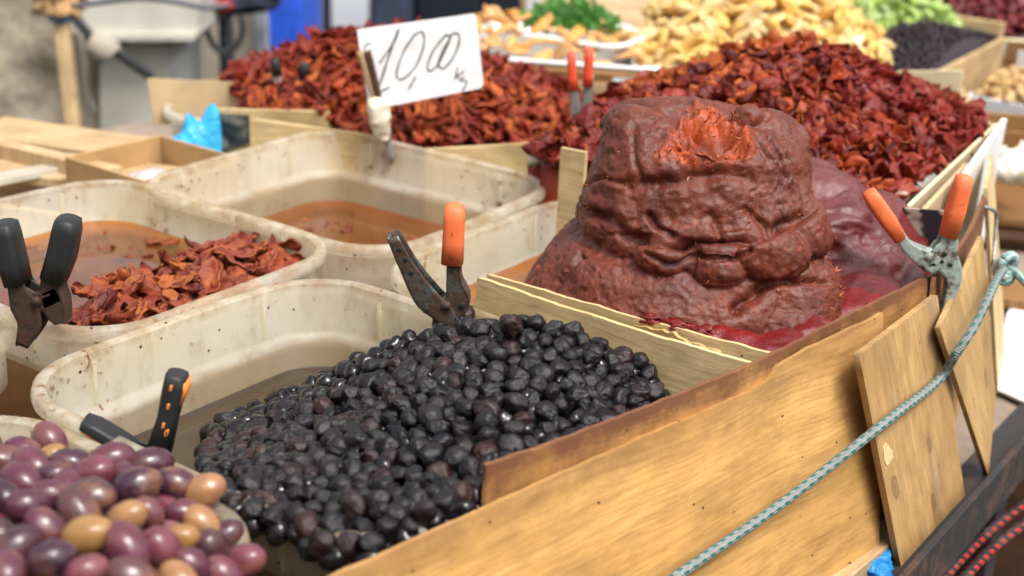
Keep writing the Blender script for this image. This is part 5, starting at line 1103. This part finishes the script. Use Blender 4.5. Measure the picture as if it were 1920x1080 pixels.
rr = at(1830, 40, 1.0); hRd = rbf([rr+np.array(q) for q in ((0, 0, .085), (-.10, 0, .045), (.10, 0, .05), (-.2, -.02, 0), (.2, 0, .0), (0, .15, 0), (0, -.1, .0), (-.15, -.1, 0), (.15, -.1, 0), (.15, .12, 0), (-.15, .12, 0))])
pRd = [rr+np.array(q) for q in ((-.2, -.09, 0), (.2, -.11, 0), (.2, .12, 0), (-.2, .12, 0))]
SRD = [lump_piece(k+120) for k in range(5)]
heap(hRd, pRd, .0165, .012, with_mat(SRD, 'red_fruit'), 'dried_red_fruit', 'dark red dried fruit in the heap at the far corner', 'dried fruit', 'dark red dried fruit at the far corner', rs, .6, .002, 300, SRD[:2], M['red_fruit'], corez=.015)
v, f = box_vf(np.array([rr[0], rr[1], .907]), fd, fo, UZ, (.20, .12, .038), .003); m = MB(); m.add(v, f, [(np.dot(p, fd), p[2]) for p in v]); o = m.build('wooden_box', M['plank'], smooth=False); tag(o, 'plain wooden box under the tray of dark red fruit', 'box')
tray(rr-UZ*.004, fd, .23, .15, .05, 'shallow cream tray under the dark red dried fruit', 'cream_card')
crumple(at(1765, 22, 1.04)+np.array([0, .2, -.06]), (.09, .06, .11), M['raisin'], 'dark_fruit_bag', 'dark bag of fruit behind the green candied fruit', 'bag', 31)
slab('grey_card', [aty(1578, 78, 2.28), aty(1616, 66, 2.30), aty(1620, 98, 2.30), aty(1585, 104, 2.28)], .004, M['white_card'], 'small pale grey card between yellow fruit and raisins', 'card', foot=.87)
open_box(at(1678, 72, 1.012)+np.array([0, .05, 0]), fd, .055, .035, .144, .003, M['steel_grey'], 'metal_tin', 'open grey metal tin beside the raisins', 'tin')
st = empty('side_table', (1.15, 2.9, 0), 'brown wooden table under the raisin and walnut boxes', 'table')
v, f = box_vf((1.17, 2.86, .856), norm((1, -.19, 0)), norm((.19, 1, 0)), UZ, (.42, .50, .010), .002); m = MB(); m.add(v, f, np.array(v)[:, :2]); m.build('table_top', M['plank_dark'], st, False)
for xx, yy in ((.80, 2.5), (1.50, 2.4), (.92, 3.3), (1.6, 3.2)): v, f = box_vf((xx, yy, .423), np.array([1., 0, 0]), np.array([0, 1., 0]), UZ, (.025, .025, .422), .003); m = MB(); m.add(v, f); m.build('leg', M['plank_dark'], st, False)
# crates at the right edge: walnuts above, garlic below
nb = at(1880, 172, .94); nax = norm(at(1920, 196, .94)-at(1812, 176, .94)); nay = np.array([-nax[1], nax[0], 0])
c_ = at(1815, 178, .94)+nax*.12+nay*.11; open_box(c_, nax, .125, .11, .07, .005, M['white_card'], 'nut_box', 'white cardboard box of walnut kernels at the right edge', 'box')
hN = rbf([c_+nax*a_+nay*b_+UZ*z_ for a_, b_, z_ in ((0, 0, .055), (-.11, 0, .02), (.11, 0, .03), (0, .1, .03), (0, -.1, .004), (-.11, -.1, .0), (.11, -.1, .004), (.11, .1, .02), (-.11, .1, .015))])
pN = [c_+nax*a_+nay*b_ for a_, b_ in ((-.112, -.097), (.112, -.097), (.112, .097), (-.112, .097))]
SN = [lump_piece(k+140) for k in range(5)]
heap(hN, pN, .0165, .0118, with_mat(SN, 'nut'), 'walnut_kernel', 'tan walnut kernel in the white box at the right edge', 'walnut', 'walnut kernels in the white box', rs, .9, .002, 300, SN[:2], M['nut'], corez=.012)
slab('white_card', [c_-nax*.125+nay*.118+UZ*.05, c_+nax*.13+nay*.118+UZ*.06, c_+nax*.13+nay*.118-UZ*.06, c_-nax*.125+nay*.118-UZ*.06], .004, M['white_card'], 'white cardboard panel behind the walnut box', 'cardboard')
slab('white_card', [at(1862, 92, .985), at(1930, 62, .985), at(1930, 110, .93), at(1862, 130, .93)], .004, M['white_card'], 'white cardboard panel below the long wooden strip', 'cardboard')
gc = at(1892, 300, .90); gax = norm((1, -.12, 0)); gay = np.array([-gax[1], gax[0], 0]); gcc = gc+gax*.10+gay*.06
open_box(gcc+UZ*.006, gax, .16, .12, .10, .010, M['plank_dark'], 'garlic_crate', 'brown wooden crate of garlic below the walnut box', 'crate', sides=(1, 1, 1, 0))
v, f = box_vf(gcc+gay*.128+UZ*.010, gax, gay, UZ, (.17, .006, .022), .001); m = MB(); m.add(v, f, [(np.dot(p, gax), p[2]) for p in v]); o = m.build('wooden_board', M['plank_dark'], smooth=False); tag(o, 'brown wooden board standing behind the garlic', 'board')
k = 0
for x, y in ((1868, 296), (1885, 305), (1902, 300), (1880, 322), (1900, 325), (1918, 290), (1925, 315), (1862, 318), (1940, 300), (1930, 335)):
    q = at(x, y, .905); vv, ff = ico(3); d_ = vv; rr_ = 1+.08*np.cos(6*np.arctan2(d_[:, 1], d_[:, 0])); vv = vv*rr_[:, None]*[1, 1, .8]; vv[:, 2] += .5*np.exp(-(np.hypot(vv[:, 0], vv[:, 1])/.25)**2)*(d_[:, 2] > 0)
    me_ = mesh_of('garlic', vv, ff); me_.materials.append(M['garlic']); inst(me_, 'garlic_bulb', q, Euler((rs.randn()*.5, rs.randn()*.5, rs.rand()*6)), .017+.004*rs.rand(), 'pale garlic bulb in the brown crate at the right edge', 'garlic', 'garlic bulbs in the crate')
dk = empty('side_cabinet', np.array([*(gcc)[:2], 0]), 'dark brown wooden stand under the garlic crate', 'stand')
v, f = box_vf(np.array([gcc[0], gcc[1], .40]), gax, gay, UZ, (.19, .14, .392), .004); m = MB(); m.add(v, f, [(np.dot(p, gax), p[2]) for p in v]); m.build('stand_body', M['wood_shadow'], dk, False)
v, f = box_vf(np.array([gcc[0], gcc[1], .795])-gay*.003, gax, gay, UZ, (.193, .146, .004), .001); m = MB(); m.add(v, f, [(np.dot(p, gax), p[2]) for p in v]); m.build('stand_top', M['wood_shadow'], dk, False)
# white sheet and brown plank on the table's ledge
q = [at(1866, 732, .781), at(1990, 790, .781), at(2010, 640, .781), at(1900, 575, .781), at(1888, 590, .781)]
o = mk('white_sheet', q+[p_+UZ*.003 for p_ in q], [[5, 6, 7, 8, 9], [4, 3, 2, 1, 0]]+[[i, (i+1) % 5, 5+(i+1) % 5, 5+i] for i in range(5)], M['white_card'], smooth=False); tag(o, 'white sheet of card lying on the table ledge', 'card')
v, f = box_vf(at(1900, 575, .79)+ED*.05, norm((1, -.3, 0)), norm((.3, 1, 0)), UZ, (.14, .04, .008), .002); m = MB(); m.add(v, f, np.array(v)[:, :2]); o = m.build('wooden_plank', M['plank_dark'], smooth=False); tag(o, 'brown plank on the table behind the white sheet', 'plank')

# ------------------------------------------------------------------ the wall and the old machine at the back left
g = G('rough_stone'); c_ = g.co(); n1 = g.noise(c_, 3.2, 7, .6); n2 = g.noise(c_, 16, 6, .65)
col = g.ramp(n1, [(.3, (.22, .18, .13)), (.5, (.42, .35, .255)), (.7, (.54, .47, .36))]); col = g.mix(g.math('MULTIPLY', g.ramp(n2, [(.35, 1.), (.55, 0.)]), .5), col, (.10, .085, .07)); col = g.mix(g.ramp(g.noise(c_, 5.5, 3), [(.62, 0.), (.74, .7)]), col, (.16, .16, .05))
g.surf(g.bsdf(Base_Color=col, Roughness=.9, Normal=g.bump(n2, .6, .02))); M['stone'] = g.m
def rough_wall(x0, x1, y, z0, z1, name, mat, amp, seed, n=70):
    X, Z = np.meshgrid(np.linspace(x0, x1, n), np.linspace(z0, z1, n)); P = np.c_[X.ravel(), np.full(X.size, y), Z.ravel()]
    P[:, 1] -= amp*(fbm(np.c_[P[:, 0]*2.2, P[:, 2]*2.2, P[:, 0]*0+seed], 4, seed)+.5*ridged(np.c_[P[:, 0]*1.3, P[:, 2]*1.6, P[:, 0]*0], 2, seed))
    f = [[j*n+i, j*n+i+1, (j+1)*n+i+1, (j+1)*n+i] for j in range(n-1) for i in range(n-1)]
    b = len(P); P = np.vstack([P, P+[0, .35+amp, 0]]); f += [[a+b for a in q_[::-1]] for q_ in f]
    ring = [i for i in range(n)]+[j*n+n-1 for j in range(1, n)]+[(n-1)*n+i for i in range(n-2, -1, -1)]+[j*n for j in range(n-2, 0, -1)]
    f += [[ring[k], ring[k-1], ring[k-1]+b, ring[k]+b] for k in range(len(ring))]
    return mk(name, P, f, mat)
xw0, xw1 = aty(-900, 100, 3.5)[0], aty(178, 100, 3.5)[0]
o = rough_wall(xw0, xw1, 3.5, 0, 1.62, 'stone_wall', M['stone'], .07, 4); tag(o, 'rough grey-brown stone wall behind the stall', 'wall')
M['plaster'] = plain('stained_plaster', (.38, .33, .265), .9, .16, 5, bump=.3)
xp0, xp1 = aty(120, 100, 4.0)[0], aty(497, 60, 4.0)[0]
o = rough_wall(xp0, xp1, 4.0, 0, 1.9, 'plaster_wall', M['plaster'], .015, 9, 40); tag(o, 'stained grey plaster wall behind the old machine', 'wall')
def bar(p0, p1, w, d, mat, name, parent=None, bev=.004, up=None):
    p0, p1 = np.asarray(p0, float), np.asarray(p1, float); ax = norm(p1-p0); yx = np.array([0, 1., 0]); bx_ = norm(np.cross(ax, yx)); yx = np.cross(bx_, ax)
    v, f = box_vf((p0+p1)/2, ax, bx_, yx, (np.linalg.norm(p1-p0)/2, w, d), bev); m = MB(); m.add(v, f, [(np.dot(p, ax), np.dot(p, bx_)) for p in v]); return m.build(name, mat, parent, False)
M['enamel'] = plain('weathered_offwhite_enamel', (.56, .55, .47), .5, .09, 7)
ym = 3.25
mc = empty('old_machine', np.array([aty(260, 200, ym)[0], ym, 0]), 'weathered off-white metal machine on a column in front of the wall', 'machine')
P_m = lambda x, y: aty(x, y, ym)
def prism(pp, y0, y1, mat, name, parent):
    a = [aty(x, y, ym) for x, y in pp]; fr_ = [np.array([p[0], y0, p[2]]) for p in a]; bk_ = [np.array([p[0], y1, p[2]]) for p in a]; n = len(pp)
    return mk(name, fr_+bk_, [list(range(n))[::-1], [n+i for i in range(n)]]+[[i, (i+1) % n, n+(i+1) % n, n+i] for i in range(n)], mat, parent, smooth=False)
prism([(122, -160), (380, -160), (374, 58), (128, 58)], ym-.02, ym+.42, M['enamel'], 'housing', mc)
prism([(176, 58.3), (376, 58.3), (371, 71), (180, 71)], ym-.035, ym+.40, M['enamel'], 'drip_lip', mc)
prism([(176, 71.5), (346, 71.5), (346, 86), (313, 122), (312, 480), (184, 480), (180, 120)], ym+.03, ym+.36, M['enamel'], 'column', mc)
for x in (224, 312): v, f, uv = disc(aty(x, 78, ym)+np.array([0, .028, 0]), np.array([0, 1., 0]), .012, .006); m = MB(); m.add(v, f, uv); m.build('bolt', M['steel_dark'], mc)
v, f, uv = tube([aty(128, 10, 3.2), aty(150, 45, 3.18), aty(175, 72, 3.16), aty(200, 85, 3.16), aty(230, 105, 3.16), aty(285, 145, 3.17)], .012, 10, 40); m = MB(); m.add(v, f, uv); m.build('hose', M['rub_black'], mc)
v, f, uv = tube([aty(170, 78, 3.15), aty(195, 92, 3.15), aty(208, 106, 3.15)], [.03, .036, .03], 14, 12); m = MB(); m.add(v, f, uv); m.build('coupling', M['plaster'], mc)
v, f, uv = tube([aty(148, 60, 3.22), aty(156, 120, 3.22), aty(163, 180, 3.22), aty(178, 210, 3.22)], .009, 8, 24); m = MB(); m.add(v, f, uv); o = m.build('hanging_rope', M['plaster']); tag(o, 'pale rope hanging beside the old machine', 'rope')
o = bar(aty(112, 15, 3.05), aty(150, 340, 2.95), .016, .016, M['plank'], 'broom_handle', None, .006); tag(o, 'brown broom handle leaning on the stone wall', 'broom')
v, f, uv = disc(aty(112, 28, 3.045), norm((.1, 0, 1)), .026, .014); m = MB(); m.add(v, f, uv); m.build('blue_collar', M['bag_blue'], o)
crumple(aty(110, -2, 3.05), (.05, .04, .035), M['cardboard_brown'], 'rope_bundle', 'tangled brown bundle on top of the broom handle', 'bundle', 41, amp=.6)
v, f, uv = tube([aty(135, 12, 3.0), aty(180, 6, 3.0), aty(260, -3, 3.0), aty(330, 4, 3.0), aty(385, 14, 3.0), aty(430, 10, 3.02)], .006, 8, 30); m = MB(); m.add(v, f, uv); o = m.build('grey_cable', M['grey_pipe']); tag(o, 'grey-green cable strung across the old machine', 'cable')
v, f, uv = tube([aty(419, -60, 3.7), aty(424, 60, 3.7), aty(432, 400, 3.7)], .020, 14, 12); m = MB(); m.add(v, f, uv); o = m.build('drain_pipe', M['grey_pipe']); tag(o, 'slate grey pipe on the plaster wall', 'pipe')
v, f, uv = tube([aty(378, 20, 3.66), aty(392, 70, 3.66), aty(415, 98, 3.66), aty(440, 90, 3.66), aty(455, 55, 3.66), aty(445, 15, 3.66)], .0085, 8, 40); m = MB(); m.add(v, f, uv); o = m.build('black_hose', M['grey_pipe']); tag(o, 'thin dark hose looped round the grey pipe', 'hose')
M['navy'] = plain('navy_cloth', (.018, .024, .045), .8, .2, 30)
cbn = crumple(aty(440, -5, 3.5), (.10, .06, .045), M['navy'], 'cloth_bundle', 'dark navy cloth bundle above the grey pipe', 'bundle', 44, amp=.35)
v, f = ico(3); v = v*(1+.3*fbm(v*1.5, 2))[:, None]*[.022, .02, .016]+aty(422, 12, 3.42); M['red_cloth'] = plain('red_cloth', (.35, .02, .02), .8, .1, 30); mk('red_tassel', v, f, M['red_cloth'], cbn)
M['post_grey'] = plain('pale_grey_post', (.36, .40, .45), .5, .08, 14)
o = bar(aty(486, -80, 3.62), aty(503, 380, 3.62), .016, .02, M['post_grey'], 'metal_post', None, .003); tag(o, 'pale grey metal post beside the blue crates', 'post')
# stack of blue crates with upright ribs
M['crate_blue'] = plain('blue_crate_plastic', (.035, .12, .72), .4, .08, 20)
yc = 3.9
for k in range(4):
    z0 = .02+.31*k; bc = empty('blue_crate', np.array([aty(552, 60, yc)[0], yc+.2, z0]), ('blue plastic crate at the foot of the stack behind the tomato heap', 'blue plastic crate, second from the ground in the stack', 'blue plastic crate, third from the ground in the stack', 'blue plastic crate on top of the stack')[k], 'crate', 'stacked blue crates')
    xa, xb = aty(505, 60, yc)[0]+.004*k-.01, aty(560, 60, yc)[0]
    for yy in (yc, yc+.4):
        for zz in (z0+.015, z0+.15, z0+.285): v, f = box_vf(((xa+xb)/2, yy, zz), np.array([1., 0, 0]), np.array([0, 1., 0]), UZ, ((xb-xa)/2, .008, .014), .002); m = MB(); m.add(v, f); m.build('rail', M['crate_blue'], bc, False)
        v, f = box_vf(((xa+xb)/2, yy+.004, z0+.15), np.array([1., 0, 0]), np.array([0, 1., 0]), UZ, ((xb-xa)/2-.002, .002, .13), .0); m = MB(); m.add(v, f); m.build('panel', M['crate_blue'], bc, False)
        for i in range(7): v, f = box_vf((xa+(xb-xa)*(i+.5)/7, yy-.002, z0+.15), np.array([1., 0, 0]), np.array([0, 1., 0]), UZ, (.005, .007, .148), .001); m = MB(); m.add(v, f); m.build('slat', M['crate_blue'], bc, False)
    for xx in (xa, xb): v, f = box_vf((xx, yc+.2, z0+.15), np.array([1., 0, 0]), np.array([0, 1., 0]), UZ, (.006, .192, .147), .002); m = MB(); m.add(v, f); m.build('end_panel', M['crate_blue'], bc, False)
# far: made-up white sheet sloped to catch the light, dark cabinets
M['white_paint'] = plain('white_paint', (.84, .85, .87), .4, .02, 3)
yv = 5.6
x0_, x1_ = aty(440, 0, yv)[0], aty(1150, 0, yv)[0]
wl = empty('made_up_tarpaulin', np.array([(x0_+x1_)/2, 5.7, 0]), 'made-up white tarpaulin sloped to catch light behind the left tomato heap', 'tarpaulin')
n = 20; X, Tt = np.meshgrid(np.linspace(x0_, x1_, n), np.linspace(0, 1, n)); Pw = np.c_[X.ravel(), 4.95+1.5*Tt.ravel(), .12+1.0*Tt.ravel()**.9]; Pw[:, 2] += .02*fbm(Pw*[2.5, 2.5, 2.5], 3, 5)
qf = [[j*n+i, j*n+i+1, (j+1)*n+i+1, (j+1)*n+i] for j in range(n-1) for i in range(n-1)]
mk('sheet', np.vstack([Pw, Pw-[0, 0, .004]]), qf+[[a_+n*n for a_ in q_[::-1]] for q_ in qf], M['white_paint'], wl)
for xx in (x0_+.05, x1_-.05): bar((xx, 6.4, 0), (xx, 6.4, 1.09), .02, .02, M['slate_metal'], 'post', wl)
yd = 4.6
for k, (xa, xb, mt, lab) in enumerate(((690, 775, 'slate_metal', 'slate blue metal cabinet behind the top of the price card'), (776, 905, 'navy_metal', 'dark navy metal cabinet beside the slate blue one'), (906, 983, 'navy_metal', 'dark navy metal cabinet next to the herb tray'))):
    a_, b_ = aty(xa, 20, yd)[0], aty(xb, 20, yd)[0]; t_ = empty('metal_cabinet', np.array([(a_+b_)/2, yd+.25, 0]), lab, 'cabinet', 'dark cabinets behind the stall')
    v, f = box_vf(((a_+b_)/2, yd+.25, .75), np.array([1., 0, 0]), np.array([0, 1., 0]), UZ, ((b_-a_)/2-.002, .25, .75), .01); m = MB(); m.add(v, f); m.build('cabinet_body', M[mt], t_, False)
    v, f = box_vf(((a_+b_)/2, yd-.006, .75), np.array([1., 0, 0]), np.array([0, 1., 0]), UZ, ((b_-a_)/2-.02, .006, .71), .003); m = MB(); m.add(v, f); m.build('cabinet_door', M[mt], t_, False)
slab('white_box', [aty(990, -20, 3.3), aty(1160, -30, 3.25), aty(1160, 40, 3.25), aty(990, 30, 3.3)], .02, M['white_card'], 'white board behind the green herbs', 'board')
o = bar(aty(985, -30, 3.4), aty(988, 120, 3.4), .012, .02, M['plank'], 'wooden_post', None, .003); tag(o, 'slim wooden post beside the dark cabinets', 'post')

# ------------------------------------------------------------------ the stall's canvas awning and an unseen house added to block low sky
g = G('cream_canvas'); c_ = g.co(); col = g.ramp(g.noise(c_, 6, 4), [(.3, (.72, .68, .60)), (.7, (.80, .77, .70))]); g.surf(g.mixsh(.6, g.bsdf(Base_Color=col, Roughness=.9), g.n('BsdfTranslucent', Color=col))); M['canvas'] = g.m
aw = empty('market_awning', (.6, 4.6, 0), 'cream canvas awning on slate-blue steel poles standing behind the stall', 'awning')
n = 48; X, Yg = np.meshgrid(np.linspace(-.75, 2.0, n), np.linspace(3.9, 5.3, n)); Zg = 2.36+.03*(Yg+.7)-.045*np.abs(np.sin((X+.75)/2.75*math.pi*3))**.7*np.abs(np.sin((Yg-3.9)/1.4*math.pi*2))**.5; Pw = np.c_[X.ravel(), Yg.ravel(), Zg.ravel()]
mk('canvas', np.vstack([Pw, Pw+[0, 0, -.003]]), [[j*n+i, j*n+i+1, (j+1)*n+i+1, (j+1)*n+i] for j in range(n-1) for i in range(n-1)]+[[n*n+a_ for a_ in (j*n+i, (j+1)*n+i, (j+1)*n+i+1, j*n+i+1)] for j in range(n-1) for i in range(n-1)], M['canvas'], aw)
for xx in (-.75, .17, 1.08, 2.0): bar((xx, 3.88, 2.473), (xx, 5.32, 2.516), .016, .016, M['slate_metal'], 'rafter', aw)
for yy, zz in ((3.91, 2.474), (5.29, 2.516)): bar((-.77, yy, zz-.034), (2.02, yy, zz-.034), .016, .016, M['slate_metal'], 'beam', aw)
for xx, yy, hh in ((2.0, 3.91, 2.42), (2.0, 5.29, 2.46), (-.75, 5.29, 2.46)): bar((xx, yy, 0), (xx, yy, hh), .018, .018, M['slate_metal'], 'pole', aw)
def facade(x0, x1, y, depth, h, mat, label, face, nx=5):
    """unseen house added to block low sky: rendered wall with set-back window openings"""
    t_ = empty('added_house', ((x0+x1)/2, y, 0), label, 'house', 'unseen houses added to block low sky')
    v, f = box_vf(((x0+x1)/2, y-face*depth/2, h/2), np.array([1., 0, 0]), np.array([0, 1., 0]), UZ, ((x1-x0)/2, depth/2, h/2), .02); m = MB(); m.add(v, f); m.build('wall', mat, t_, False)
    for k in range(nx):
        for zz in (1.6, 4.6):
            if zz+1.6 > h: continue
            xx = x0+(x1-x0)*(k+.5)/nx; v, f = box_vf((xx, y+face*.02, zz), np.array([1., 0, 0]), np.array([0, 1., 0]), UZ, (.5, .03, .8), .01); m = MB(); m.add(v, f); w_ = m.build('window', M['plank_dark'], t_, False)
            v, f = box_vf((xx, y+face*.055, zz), np.array([1., 0, 0]), np.array([0, 1., 0]), UZ, (.43, .006, .73), .004); m = MB(); m.add(v, f); m.build('pane', M['navy_metal'], w_, False)
    return t_
M['render_ochre'] = plain('ochre_render', (.32, .26, .18), .9, .12, 3, bump=.2)
facade(-9., 2.5, -7.0, 5., 6.4, M['render_ochre'], 'unseen ochre house added behind the viewer to block low sky', 1, 6)  # added out of view; keeps reflections dark on the sides facing the viewer
